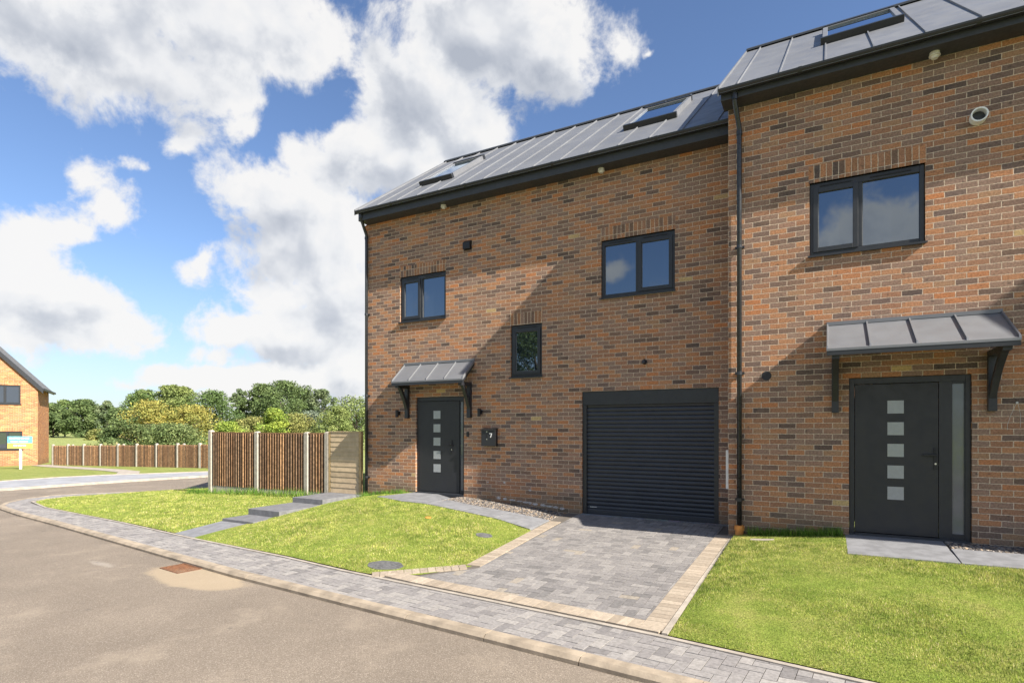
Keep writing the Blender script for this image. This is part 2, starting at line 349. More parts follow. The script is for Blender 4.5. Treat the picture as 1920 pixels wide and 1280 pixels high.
def rawmesh(name, verts, faces_flat, nper, cols, mat, kind=None, label=None, cat=None, parent=None):
    """numpy mesh: verts (n,3), faces of nper verts each, per-face colours"""
    me = bpy.data.meshes.new(name); nf = len(faces_flat) // nper
    me.vertices.add(len(verts)); me.vertices.foreach_set('co', np.asarray(verts, dtype=np.float32).ravel())
    me.loops.add(len(faces_flat)); me.loops.foreach_set('vertex_index', np.asarray(faces_flat, dtype=np.int32))
    me.polygons.add(nf); me.polygons.foreach_set('loop_start', np.arange(0, nf * nper, nper, dtype=np.int32))
    me.polygons.foreach_set('loop_total', np.full(nf, nper, dtype=np.int32))
    me.update(calc_edges=True)
    if cols is not None:
        ca = me.color_attributes.new('col', 'FLOAT_COLOR', 'CORNER')
        c4 = np.ones((nf, nper, 4), dtype=np.float32); c4[:, :, :3] = cols[:, None, :]; ca.data.foreach_set('color', c4.ravel())
    me.materials.append(mat); o = bpy.data.objects.new(name, me); C.objects.link(o)
    if parent: o.parent = parent
    return tag(o, label, cat, None, kind)

# ------------------------------------------------------------------ terrain functions
INX = [-18.3, -16.5, -12.25, -9.28, -6.79, -5.46, -1.32, 0.24, 2.0, 5.0, 12.0]
INY = [6.9, 6.61, 6.19, 5.80, 5.55, 5.35, 4.91, 4.67, 4.42, 4.05, 3.6]
OUX = [-17.5, -16.0, -13.6, -10.3, -8.1, -6.6, -4.5, -2.3, -1.08, 2.0, 5.0, 12.0]
OUY = [6.08, 5.84, 5.55, 5.10, 4.80, 4.60, 4.39, 4.18, 4.06, 3.72, 3.35, 2.9]
def yin(x): return np.interp(x, INX, INY)
def you(x): return np.interp(x, OUX, OUY)
def pav(x): return 0.01 + 0.01 * (np.clip(x, -17.5, 12) + 1.32)
ZHX = [-18.5, -14.7, -13, -11, -10.1, -9.25, -8.6, -7.9, -6.7, -5.5, -4.2, -1.3, -0.6, 0.2, 3, 12]
ZHZ = [-0.13, 0.03, 0.10, 0.14, 0.15, 0.19, 0.33, 0.385, 0.38, 0.30, 0.21, 0.21, 0.27, 0.34, 0.355, 0.36]
def zl(x, y):
    yi = yin(x); yh = np.interp(x, [-10.2, -10.0, -4.8, -4.2, -1.3, -1.15, 12], [9.6, 8.6, 8.6, 9.7, 9.7, 8.4, 8.4])
    t_ = np.clip((y - yi) / (yh - yi), 0, 1); t_ = t_ * (1.15 - 0.15 * t_)
    return pav(x) + (np.interp(x, ZHX, ZHZ) - pav(x)) * t_
def inpoly(px, py, poly):
    ins = np.zeros(len(px), bool); n = len(poly)
    for i in range(n):
        x1, y1 = poly[i]; x2, y2 = poly[(i + 1) % n]
        if y1 == y2: continue
        c = ((y1 > py) != (y2 > py)) & (px < (x2 - x1) * (py - y1) / (y2 - y1) + x1); ins ^= c
    return ins
def sheet(name, poly, zf, mat, step=0.3, kind='structure', bumpy=0.0, **tg):
    bm = bmesh.new(); vs = [bm.verts.new((x, y, 0)) for x, y in poly]; bm.faces.new(vs)
    bmesh.ops.triangulate(bm, faces=bm.faces)
    xs = [p[0] for p in poly]; ys = [p[1] for p in poly]
    for ax, lo, hi in ((0, min(xs), max(xs)), (1, min(ys), max(ys))):
        q = math.ceil(lo / step) * step
        while q < hi:
            pc = (q, 0, 0) if ax == 0 else (0, q, 0); pn = (1, 0, 0) if ax == 0 else (0, 1, 0)
            bmesh.ops.bisect_plane(bm, geom=bm.verts[:] + bm.edges[:] + bm.faces[:], dist=1e-5, plane_co=pc, plane_no=pn); q += step
    for v in bm.verts:
        v.co.z = float(zf(v.co.x, v.co.y)) + (random.uniform(-bumpy, bumpy))
    bmesh.ops.recalc_face_normals(bm, faces=bm.faces)
    if sum(f.normal.z for f in bm.faces) < 0: bmesh.ops.reverse_faces(bm, faces=bm.faces)
    me = bpy.data.meshes.new(name); bm.to_mesh(me); bm.free(); me.materials.append(mat)
    for p in me.polygons: p.use_smooth = True
    o = bpy.data.objects.new(name, me); C.objects.link(o); return tag(o, kind=kind, **tg)

# ------------------------------------------------------------------ ground, road, far side
g = MB(); g.face([(-2500, -2500, -0.62), (2500, -2500, -0.62), (2500, 2500, -0.62), (-2500, 2500, -0.62)]); tag(g.build('ground', M_field), kind='structure')
tip_o = [(-18.1, 6.22), (-18.7, 6.55), (-19.2, 7.0), (-19.5, 7.5), (-19.55, 8.0), (-19.35, 8.5), (-18.85, 9.2), (-18.2, 9.9), (-17.4, 10.8), (-16.8, 11.8), (-16.6, 14.4)]
tip_i = [(-18.3, 6.9 + .12), (-18.62, 7.4), (-18.72, 7.9), (-18.55, 8.5), (-18.05, 9.2), (-17.3, 9.95), (-16.5, 10.7), (-15.95, 11.7), (-15.8, 14.4)]
kerb_line = [(x, y) for x, y in reversed(list(zip(OUX, OUY)))] + tip_o
def zroad(x, y): return float(pav(x)) - 0.055 - 0.02 * max(0, min(1, (you(x) - y) / 2.5)) * -1
rpoly = kerb_line + [(-10, 14.4), (-10, 14.41), (-22.1, 14.4), (-22.7, 11.5), (-23.0, 8.0), (-24.5, 3.0), (-30, -9), (12, -9)]
rpoly = [p for i, p in enumerate(rpoly) if p not in ((-10, 14.4), (-10, 14.41))]
sheet('road', rpoly, lambda x, y: zroad(x, y), M_asph, 1.0)
sheet('road_beyond', [(-16.59, 13.2), (-8, 13.2), (-8, 14.4), (-16.59, 14.4)], lambda x, y: -0.205, M_asph, 2)
M_farpave = plain('far_blue_grey_paving', (0.27, 0.275, 0.29), 0.85, 0, 0.15, 2.2, 0.4)
sheet('far_pavement', [(-22.2, 14.4), (-22.8, 11.5), (-23.1, 8.0), (-24.6, 3.0), (-30.1, -9), (-33.5, -9), (-28, 3), (-26.2, 8.8), (-26.3, 10.8), (-25.9, 12.3), (-25.3, 13.2), (-23.9, 15.5), (-8, 15.7), (-8, 14.42), (-22, 14.42)], lambda x, y: -0.145, M_farpave, 3)
me_ = MB()
def strip(mb, line, wd, z0f, z1f, side=1, col=None):
    """rail of width wd along a polyline, offset to one side"""
    n = len(line); offs = []
    for i in range(n):
        a = Vector(line[max(i - 1, 0)]); b = Vector(line[min(i + 1, n - 1)]); d = (b - a).normalized(); nn = Vector((-d.y, d.x)) * side * wd
        offs.append((line[i][0] + nn.x, line[i][1] + nn.y))
    for i in range(n - 1):
        a, b, c2, d2 = line[i], line[i + 1], offs[i + 1], offs[i]
        mb.hexa([(*p, z0f(*p)) for p in (a, b, c2, d2)] + [(*p, z1f(*p)) for p in (a, b, c2, d2)], col)
    return offs
strip(me_, [(-22.0, 14.35), (-22.65, 11.5), (-22.95, 8.0), (-24.4, 3.0), (-29.9, -9)], 0.09, lambda x, y: -0.3, lambda x, y: -0.13)
strip(me_, [(-22.0, 14.38), (-8, 14.40)], 0.09, lambda x, y: -0.3, lambda x, y: -0.13, -1)
strip(me_, [(-23.9, 15.5), (-25.3, 13.2), (-25.9, 12.3), (-26.3, 10.8), (-26.2, 8.8), (-28, 3), (-33.5, -9)], 0.1, lambda x, y: -0.3, lambda x, y: -0.12)
tag(me_.build('far_kerb', M_edge), kind='structure')
def zfar(x, y): return -0.14 - 0.022 * max(0, (-26 - x))
sheet('far_lawn', [(-23.9, 15.52), (-25.3, 13.25), (-25.95, 12.3), (-26.35, 10.8), (-26.25, 8.8), (-28.1, 3), (-33.6, -9), (-60, -9), (-60, 24), (-44, 19), (-42.2, 16.9), (-8, 16.9), (-8, 15.75)], zfar, M_lawnf, 1.5)
pp = MB(); pl = [(-25.6, 12.6), (-27, 13.4), (-29.5, 14.0), (-33, 14.5), (-38, 15.2), (-42, 16)]
strip(pp, pl, 0.8, lambda x, y: zfar(x, y) - .1, lambda x, y: zfar(x, y) + 0.02, -1)
tag(pp.build('far_path', M_edge), kind='structure')

# near kerb with 0.9 m units
kb = MB(); fine = []
for i in range(len(kerb_line) - 1):
    a = Vector(kerb_line[i]); b = Vector(kerb_line[i + 1]); n = max(1, round((b - a).length / 0.3))
    fine += [tuple(a.lerp(b, j / n)) for j in range(n)]
fine.append(kerb_line[-1])
def offline(line, wd):
    o = []
    for i in range(len(line)):
        a = Vector(line[max(i - 1, 0)]); b = Vector(line[min(i + 1, len(line) - 1)]); d = (b - a).normalized(); nn = Vector((d.y, -d.x)) * wd
        o.append((line[i][0] + nn.x, line[i][1] + nn.y))
    return o
o0 = fine; o1 = offline(fine, 0.035); o2 = offline(fine, 0.13)
for i in range(len(fine) - 1):
    e = 0.008 if i % 3 == 0 else 0
    def pt(L, j, z): p = L[j]; q = L[j + 1 if j == i else j - 1]; d = (Vector(q) - Vector(p)).normalized() * (e if j == i else 0); return (p[0] + d.x, p[1] + d.y, float(pav(p[0])) + z)
    A, B = i, i + 1
    prof = [(o0, -0.2), (o0, -0.018), (offline_c := None, 0)] if False else [(o0, -0.2), (o0, -0.022), (o1, 0.010), (o2, 0.010), (o2, -0.2)]
    ra = [pt(L, A, z) for L, z in prof]; rb = [pt(L, B, z) for L, z in prof]; base = len(kb.v); kb.v += ra + rb; m_ = len(prof)
    for j in range(m_ - 1): kb.f.append((base + j, base + j + 1, base + m_ + j + 1, base + m_ + j)); kb.c.append(None)
    kb.f.append(tuple(base + j for j in range(m_))); kb.f.append(tuple(base + m_ + j for j in reversed(range(m_)))); kb.c += [None, None]
tag(kb.build('kerb', M_kerb), kind='structure')
in_line = [(x, y) for x, y in reversed(list(zip(INX, INY)))][:-1] + tip_i
ed = MB(); strip(ed, in_line, 0.05, lambda x, y: float(pav(x)) - .15, lambda x, y: float(pav(x)) + 0.016, 1)
tag(ed.build('pavement_edging', M_edge), kind='structure')

# ------------------------------------------------------------------ block paving, one block at a time, clipped to its bed
def clip(poly, cell):
    n = len(cell)
    for i in range(n):
        ax, ay = cell[i]; bx, by = cell[(i + 1) % n]; out = []
        if not poly: return []
        side = lambda p: (bx - ax) * (p[1] - ay) - (by - ay) * (p[0] - ax)
        for j in range(len(poly)):
            p = poly[j]; q = poly[(j + 1) % len(poly)]; sp_, sq = side(p), side(q)
            if sp_ >= 0: out.append(p)
            if (sp_ >= 0) != (sq >= 0):
                tt = sp_ / (sp_ - sq); out.append((p[0] + (q[0] - p[0]) * tt, p[1] + (q[1] - p[1]) * tt))
        poly = out
    return poly
def ccw(c):
    a = sum(c[i][0] * c[(i + 1) % len(c)][1] - c[(i + 1) % len(c)][0] * c[i][1] for i in range(len(c))); return c if a > 0 else c[::-1]
def blockpave(mb, cells, zf, rot, origin, palette, unit=0.1, gap=0.0028):
    cells = [ccw(c) for c in cells]; boxes = [(min(p[0] for p in c), max(p[0] for p in c), min(p[1] for p in c), max(p[1] for p in c)) for c in cells]
    X0 = min(b[0] for b in boxes); X1 = max(b[1] for b in boxes); Y0 = min(b[2] for b in boxes); Y1_ = max(b[3] for b in boxes)
    rad = math.hypot(X1 - X0, Y1_ - Y0) + 1; N = int(rad / unit) + 4; cs, sn = math.cos(rot), math.sin(rot)
    for a in range(-N, N):
        for b4 in range(-N // 4 - N, N // 4 + N):
            i0 = a + 4 * b4; j0 = a
            if abs(i0) > N: continue
            for (u0, v0, u1, v1) in ((i0, j0, i0 + 2, j0 + 1), (i0, j0 + 1, i0 + 1, j0 + 3)):
                q = [(u0 * unit + gap, v0 * unit + gap), (u1 * unit - gap, v0 * unit + gap), (u1 * unit - gap, v1 * unit - gap), (u0 * unit + gap, v1 * unit - gap)]
                q = [(origin[0] + x * cs - y * sn, origin[1] + x * sn + y * cs) for x, y in q]
                mx_ = sum(p[0] for p in q) / 4; my_ = sum(p[1] for p in q) / 4
                if mx_ < X0 - .2 or mx_ > X1 + .2 or my_ < Y0 - .2 or my_ > Y1_ + .2: continue
                colr = None
                for c, bx in zip(cells, boxes):
                    if mx_ < bx[0] - .2 or mx_ > bx[1] + .2 or my_ < bx[2] - .2 or my_ > bx[3] + .2: continue
                    r_ = clip(q, c)
                    if len(r_) < 3: continue
                    if colr is None:
                        base = random.choices([p[0] for p in palette], [p[1] for p in palette])[0]; k_ = random.uniform(0.94, 1.06); colr = tuple(x * k_ for x in base); dz = random.uniform(-0.0012, 0.0012); tx, ty = random.uniform(-.012, .012), random.uniform(-.012, .012)
                    top = [(x, y, float(zf(x, y)) + dz + (x - mx_) * tx + (y - my_) * ty) for x, y in r_]
                    bot = [(x, y, z - 0.02) for x, y, z in top]
                    mb.face(top, colr)
                    for j in range(len(r_)):
                        j2 = (j + 1) % len(r_); mb.face([bot[j], bot[j2], top[j2], top[j]], colr)
PAL_P = [((0.245, 0.230, 0.218), 5), ((0.217, 0.203, 0.195), 4), ((0.281, 0.263, 0.244), 3), ((0.178, 0.167, 0.161), 0.9)]
PAL_D = [((0.210, 0.197, 0.187), 5), ((0.184, 0.173, 0.166), 4), ((0.241, 0.226, 0.212), 3), ((0.152, 0.144, 0.138), 0.9), ((0.267, 0.235, 0.193), 0.35)]
oline = [(x, y) for x, y in kerb_line]
cells = []
xs_ = sorted(set([-18.2, -17.6] + [x for x in np.arange(-17.5, 5.01, 1.25)]))
for a, b in zip(xs_[:-1], xs_[1:]):
    ya = you(a) + .13 if a > -17.5 else 6.3; cells.append([(a, you(a) + .128), (b, you(b) + .128), (b, yin(b) - .004), (a, yin(a) - .004)])
ti = offline(tip_i, 0.0); to = offline(tip_o, 0.13)
tpi = [(-18.2, 6.92)] + tip_i[1:]; tpo = [(-18.2, 6.42), (-18.62, 6.66), (-19.08, 7.08), (-19.37, 7.55), (-19.42, 8.0), (-19.23, 8.45), (-18.74, 9.12), (-18.1, 9.82), (-17.28, 10.74), (-16.68, 11.8), (-16.47, 14.4)]
pin2 = [(-18.2, 6.92), (-18.62, 7.4), (-18.72, 7.9), (-18.55, 8.5), (-18.05, 9.2), (-17.3, 9.95), (-16.5, 10.7), (-15.95, 11.7), (-15.8, 14.4)]
pou2 = [(-18.62, 6.66), (-19.2, 7.25), (-19.42, 8.0), (-19.23, 8.45), (-18.74, 9.12), (-18.1, 9.82), (-17.28, 10.74), (-16.68, 11.8), (-16.47, 14.4)]
cells.append([(-18.2, 6.40), (-18.2, 6.92), (-18.62, 7.4), (-18.62, 6.66)])
for i in range(1, len(pin2) - 1): cells.append([pin2[i], pin2[i + 1], pou2[i + 1], pou2[i]])
cells.append([(-18.62, 6.66), (-18.62, 7.4), (-19.2, 7.25)])
pb = MB(); blockpave(pb, [c for c in cells], lambda x, y: pav(x) + 0.004, R(-4.5), (-3, 4.7), PAL_P)
tag(pb.build('pavement', M_paver), kind='structure')
sheet('pavement_bed', [(x, y + .1) for x, y in reversed(list(zip(OUX, OUY)))] + tpo[1:-1] + list(reversed(tip_i[:-1])) + [(x, y) for x, y in zip(INX[1:], INY[1:])], lambda x, y: float(pav(x)) - 0.006, M_sand, 1.0)

# driveway
dpoly = [(-4.75, 5.34), (-1.50, 4.99), (-1.50, 9.80), (-3.98, 9.80), (-4.02, 8.9), (-3.83, 6.02)]
dcells = [[(-4.45, 5.36), (-1.47, 5.17), (-1.47, 6.05), (-3.84, 6.05)], [(-3.84, 6.05), (-1.47, 6.05), (-1.47, 9.72), (-4.0, 9.72)]]
def zdrive(x, y): return zl(np.clip(x, -4.2, -1.31), y) + 0.006
db = MB(); blockpave(db, dcells, zdrive, 0, (-3.0, 7.0), PAL_D)
db.cur = (0.17, 0.17, 0.175); x = -3.97
while x < -1.5: db.box(x, x + .196, 9.73, 9.825, .13, .222, tuple(v * random.uniform(.85, 1.1) for v in (0.19, 0.19, 0.195))); x += .2
tag(db.build('driveway', M_paver), kind='structure')
sheet('driveway_bed', [(-4.85, 5.3), (-1.3, 4.95), (-1.3, 9.82), (-4.25, 9.82), (-4.25, 8.9), (-4.05, 6.1)], lambda x, y: float(zdrive(x, y)) - 0.010, M_sand, .4)
bb_ = MB()
def course(line, wd, side, mb, unit=0.1, gap=0.003, zf=zdrive):
    for (a, b) in zip(line[:-1], line[1:]):
        a = Vector(a); b = Vector(b); L = (b - a).length; d = (b - a) / L; nn = Vector((-d.y, d.x)) * side * wd; n = max(1, round(L / unit)); st = L / n
        for i in range(n):
            p = a + d * (i * st + gap); q = a + d * ((i + 1) * st - gap)
            pts = [p, q, q + nn, p + nn]; k_ = random.uniform(0.86, 1.1); base = random.choice([(0.335, 0.278, 0.212), (0.36, 0.30, 0.23), (0.31, 0.255, 0.193)]); colr = tuple(v * k_ for v in base)
            mb.hexa([(*v, float(zf(*v)) - .05) for v in pts] + [(*v, float(zf(*v)) + 0.003) for v in pts], colr)
course([(-4.21, 8.95), (-4.06, 6.12)], 0.2, 1, bb_)
course([(-4.08, 6.13), (-4.97, 5.37)], 0.19, 1, bb_)
course([(-1.27, 9.0), (-1.27, 5.0)], 0.2, -1, bb_)
course([(-4.80, 5.335), (-1.29, 4.965)], 0.2, 1, bb_)
tag(bb_.build('driveway_border', M_beige), kind='structure')
de = MB(); strip(de, [(-1.262, 8.95), (-1.262, 4.95)], 0.05, lambda x, y: float(zdrive(x, y)) - .1, lambda x, y: float(zdrive(x, y)) + .008, 1)
tag(de.build('driveway_edging', M_edge), kind='structure')

# slab paths
def slabs(name, quads, zf, mat=M_slab):
    mb = MB()
    for q in quads:
        q = ccw(q); mb.hexa([(*p, float(zf(*p)) - 0.06) for p in q] + [(*p, float(zf(*p)) + 0.012) for p in q])
    return tag(mb.build(name, mat, bevel=0.004), kind='structure')
slabs('door_path', [[(-8.15, 8.95), (-7.2, 8.58), (-7.2, 9.78), (-7.86, 9.80)], [(-7.19, 8.58), (-6.55, 8.56), (-6.62, 9.42), (-7.19, 9.78)],
    [(-6.54, 8.56), (-5.75, 8.48), (-5.75, 9.06), (-6.54, 9.20)], [(-5.74, 8.48), (-5.0, 8.38), (-5.0, 9.0), (-5.74, 9.06)], [(-4.99, 8.38), (-4.24, 8.24), (-4.24, 8.98), (-4.99, 9.0)]], zl)
slabs('front_path', [[(0.20, 7.85), (1.27, 7.85), (1.27, 8.975), (0.20, 8.975)], [(1.28, 7.85), (2.4, 7.85), (2.4, 8.50), (1.28, 8.50)], [(2.41, 7.85), (3.4, 7.85), (3.4, 8.5), (2.41, 8.5)], [(3.41, 7.85), (4.6, 7.85), (4.6, 8.5), (3.41, 8.5)]], zl)

# steps up to the garden gate
stp = empty('garden_steps', (-9.65, 6.8, -0.1), 'dark grey slab steps climbing between two lawns to the garden gate', 'steps')
for (y0, y1, z0, z1) in ((6.83, 7.40, -.2, .07), (7.39, 8.47, -.1, .19), (8.46, 9.40, 0, .30)):
    m_ = MB(); m_.box(-10.1, -9.19, y0, y1, z0, z1); m_.build('step', M_slabd, stp, bevel=0.006)
slabs('gate_path', [[(-10.1, 5.93), (-9.2, 5.83), (-9.2, 6.829), (-10.1, 6.829)]], lambda x, y: float(zl(-9.9, y)) - .004, M_slab)
slabs('gate_landing', [[(-10.4, 9.41), (-9.35, 9.41), (-9.35, 10.2), (-10.4, 10.2)]], lambda x, y: 0.245, M_slabd)

# lawns
lawnA = [(x, y) for x, y in [(-10.11, float(yin(-10.11)) + .05), (-12.25, 6.24), (-14.5, 6.46), (-16.5, 6.66), (-17.6, 6.82)]] + [(-18.25, 7.07), (-18.57, 7.42), (-18.67, 7.9), (-18.5, 8.48), (-18.0, 9.18), (-17.25, 9.93), (-16.45, 10.68), (-15.9, 11.7), (-15.75, 14.4), (-14.9, 14.4), (-14.9, 9.72), (-10.42, 9.72), (-10.42, 9.41), (-10.11, 9.41)]
lawnB = [(-9.18, float(yin(-9.18)) + .05), (-9.18, 9.40), (-9.34, 9.40), (-9.34, 9.84), (-7.87, 9.84), (-8.16, 8.94), (-7.2, 8.57), (-6.55, 8.55), (-5.75, 8.47), (-5.0, 8.37), (-4.22, 8.23), (-4.07, 6.12), (-4.42, 5.64), (-4.86, 5.42), (-5.2, float(yin(-5.2)) + .05), (-6.79, 5.60)]
lawnC = [(-1.205, 4.95), (-1.205, 9.0), (0.20, 9.0), (0.20, 7.84), (4.6, 7.84), (12, 7.84), (12, 3.65), (5, 4.10), (2, 4.47), (0.24, 4.72)]
def zlawn(x, y): return zl(x, y) + 0.005 * math.sin(2.3 * x + 1.1 * y) * math.cos(1.7 * y - .6 * x) * min(1, max(0, (y - float(yin(x))) * 2))
def tuck(poly, rep): return [rep.get(p, p) for p in poly]
lawnA_s = [(min(x + .3, -9.9) if x > -10.2 else x, y) for x, y in lawnA]; lawnB_s = [(x - .25 if x < -9.1 and y < 9.4 else x, y) for x, y in lawnB]
lawnB_s = [(-4.1, 8.18) if p == (-4.22, 8.23) else ((-3.98, 6.10) if p == (-4.07, 6.12) else ((-4.36, 5.56) if p == (-4.42, 5.64) else ((-4.75, 5.36) if p == (-4.86, 5.42) else p))) for p in lawnB_s]
sheet('front_lawn', lawnA_s, zlawn, M_lawn, .3); sheet('front_lawn', lawnB_s, zlawn, M_lawn, .3); sheet('front_lawn', lawnC, zlawn, M_lawn, .3)
sheet('back_garden', [(-14.88, 9.78), (-9.32, 9.86), (-9.32, 17), (6, 17), (6, 30), (-15.6, 30), (-15.6, 14.6), (-14.88, 14.4)], lambda x, y: 0.05, M_lawn, 2)
sheet('stone_bed', [(-6.7, 9.05), (-4.1, 8.97), (-4.02, 9.83), (-6.6, 9.83)], lambda x, y: zl(x, y) - 0.02 if x < -4.8 else float(zl(-4.8, y)) - .02 - (x + 4.8) * .13, plain('dark_soil', (0.05, 0.042, 0.035), .95), .3)
sheet('stone_bed', [(1.28, 8.5), (4.6, 8.5), (4.6, 8.99), (1.28, 8.99)], lambda x, y: .335, bpy.data.materials['dark_soil'], .5)

def vnoise(x, y, s_, seed):
    u = x / s_; v = y / s_; i = np.floor(u).astype(np.int64); j = np.floor(v).astype(np.int64); f_ = u - i; g_ = v - j; f_ = f_ * f_ * (3 - 2 * f_); g_ = g_ * g_ * (3 - 2 * g_)
    def h(a, b): k_ = (a * 374761393 + b * 668265263 + seed * 1442695041) & 0xffffffff; k_ = ((k_ ^ (k_ >> 13)) * 1274126177) & 0xffffffff; return ((k_ ^ (k_ >> 16)) & 0xffff) / 32767.5 - 1
    return (h(i, j) * (1 - f_) + h(i + 1, j) * f_) * (1 - g_) + (h(i, j + 1) * (1 - f_) + h(i + 1, j + 1) * f_) * g_
# mown grass, blade by blade
def grass(name, poly, dens, h, wd, label, exclude=None, lean=0.5, zf=None, palette=None):
    xs = [p[0] for p in poly]; ys = [p[1] for p in poly]; A = (max(xs) - min(xs)) * (max(ys) - min(ys)); n = int(A * dens)
    x = rng.uniform(min(xs), max(xs), n); y = rng.uniform(min(ys), max(ys), n); k = inpoly(x, y, poly)
    if exclude is not None: k &= ~exclude(x, y)
    x = x[k]; y = y[k]
    # patchiness: thin bald spots
    patch = vnoise(x, y, 1.1, 1) * .9 + vnoise(x, y, .37, 2) * .8
    fine_ = vnoise(x, y, .13, 3) + .8 * vnoise(x, y, .055, 4)
    keep = rng.uniform(-1.5, 1.0, len(x)) < patch * .6 + fine_ * .35 + .75; x = x[keep]; y = y[keep]; patch = patch[keep]; fine_ = fine_[keep]; n = len(x)
    z = (zf(x, y) if zf else zl(x, y)) - 0.004
    ang = rng.uniform(0, 2 * np.pi, n); hh = h * rng.uniform(0.5, 1.25, n) * (1 + 0.25 * patch); ww = wd * rng.uniform(0.7, 1.3, n)
    la = rng.uniform(0, 2 * np.pi, n); ll = hh * lean * rng.uniform(0, 1.4, n)
    bx = np.cos(ang) * ww / 2; by = np.sin(ang) * ww / 2
    v = np.zeros((n, 3, 3), dtype=np.float32)
    v[:, 0] = np.stack([x - bx, y - by, z], 1); v[:, 1] = np.stack([x + bx, y + by, z], 1)
    v[:, 2] = np.stack([x + np.cos(la) * ll, y + np.sin(la) * ll, z + hh], 1)
    pal = np.array(palette or [(0.275, 0.325, 0.06), (0.345, 0.385, 0.085), (0.15, 0.235, 0.035), (0.44, 0.42, 0.15), (0.50, 0.44, 0.24)])
    pr = np.array([.34, .28, .2, .12, .06]); idx = rng.choice(5, n, p=pr)
    colr = pal[idx] * rng.uniform(.72, 1.28, (n, 1)) * (1 + .20 * patch[:, None] * np.array([.55, .2, .9])) * (1 + .30 * fine_[:, None] * np.array([1.2, .9, 1.4]))
    colr = np.clip(colr, .01, .9)
    rawmesh(name, v.reshape(-1, 3), np.arange(3 * n), 3, colr.astype(np.float32), M_blade, 'stuff', label, 'grass')
lids = [(-5.03, 5.68, .30, .19), (-4.62, 7.45, .16, .13), (-0.80, 8.55, .17, .10), (-6.0, 7.86, .08, .06)]
def ex(x, y):
    k = np.zeros(len(x), bool)
    for a, b, c, d in lids: k |= ((x - a) / c) ** 2 + ((y - b) / d) ** 2 < 1
    return k
grass('grass', lawnC, 17000, .021, .0047, 'mown yellow-green grass of the lawn right of the driveway', ex)
grass('grass', lawnB, 6500, .026, .0075, 'mown yellow-green grass of the lawn between steps and driveway', ex)
grass('grass', lawnA, 2600, .028, .012, 'mown yellow-green grass of the corner lawn left of the steps')
# lush uncut grass along walls and fence foot
def strip_grass(pts, wd, dens, h, label):
    for (a, b) in zip(pts[:-1], pts[1:]):
        pass
    poly = [(x, y) for x, y in pts] + [(x, y - wd) for x, y in reversed(pts)]
    grass('long_grass', poly, dens, h, .011, label, None, .7, None, [(0.09, 0.19, 0.02), (0.13, 0.25, 0.03), (0.07, 0.15, 0.015), (0.18, 0.28, 0.04), (0.28, 0.32, 0.10)])
strip_grass([(-9.30, 9.80), (-8.0, 9.80)], .22, 2600, .15, 'long lush green grass at the foot of the wall left of the first door')
strip_grass([(-1.0, 8.97), (0.18, 8.97)], .17, 5200, .12, 'long lush green grass at the foot of the wall by the second downpipe')
strip_grass([(-15.4, 9.62), (-10.6, 9.70)], .32, 900, .17, 'long green grass along the foot of the near garden fence')

# loose stones
def stones(name, poly, n, zf, label, rad=(.010, .026)):
    t_ = (1 + 5 ** .5) / 2
    ico = np.array([(-1, t_, 0), (1, t_, 0), (-1, -t_, 0), (1, -t_, 0), (0, -1, t_), (0, 1, t_), (0, -1, -t_), (0, 1, -t_), (t_, 0, -1), (t_, 0, 1), (-t_, 0, -1), (-t_, 0, 1)]) / 1.9
    fc = np.array([(0, 11, 5), (0, 5, 1), (0, 1, 7), (0, 7, 10), (0, 10, 11), (1, 5, 9), (5, 11, 4), (11, 10, 2), (10, 7, 6), (7, 1, 8), (3, 9, 4), (3, 4, 2), (3, 2, 6), (3, 6, 8), (3, 8, 9), (4, 9, 5), (2, 4, 11), (6, 2, 10), (8, 6, 7), (9, 8, 1)])
    xs = [p[0] for p in poly]; ys = [p[1] for p in poly]; x = rng.uniform(min(xs), max(xs), n); y = rng.uniform(min(ys), max(ys), n); k = inpoly(x, y, poly); x = x[k]; y = y[k]; n = len(x)
    r = rng.uniform(*rad, n); sc3 = rng.uniform(.6, 1.4, (n, 1, 3)); sc3[:, :, 2] *= .7
    v = ico[None] * sc3 * r[:, None, None] * rng.uniform(.85, 1.15, (n, 12, 1)); th = rng.uniform(0, 6.3, n); c_, s_ = np.cos(th)[:, None], np.sin(th)[:, None]
    vx = v[:, :, 0] * c_ - v[:, :, 1] * s_; vy = v[:, :, 0] * s_ + v[:, :, 1] * c_; v = np.stack([vx, vy, v[:, :, 2]], 2)
    v += np.stack([x, y, np.array([zf(a, b) for a, b in zip(x, y)])], 1)[:, None, :]
    f_ = (fc[None] + (np.arange(n) * 12)[:, None, None]).reshape(-1)
    pal = np.array([(0.14, 0.13, 0.12), (0.09, 0.08, 0.075), (0.24, 0.21, 0.18), (0.055, 0.05, 0.05), (0.24, 0.18, 0.12)])  # tones darkened, the wall's shade put into the chippings' colour
    cc_ = np.repeat(pal[rng.choice(5, n)] * rng.uniform(.7, 1.2, (n, 1)), 20, axis=0)
    rawmesh(name, v.reshape(-1, 3), f_, 3, cc_.astype(np.float32), M_stone, 'stuff', label, 'stones')
def zbed(x, y): return (float(zl(x, y)) if x < -4.8 else float(zl(-4.8, y)) - (x + 4.8) * .13) - .008
stones('stones', [(-6.7, 9.10), (-4.25, 9.0), (-4.15, 9.80), (-6.6, 9.80)], 5200, zbed, 'grey stone chippings along the wall between first door and garage')
stones('stones', [(1.30, 8.53), (4.4, 8.53), (4.4, 8.97), (1.30, 8.97)], 4200, lambda x, y: .348, 'grey stone chippings along the wall right of the second door')

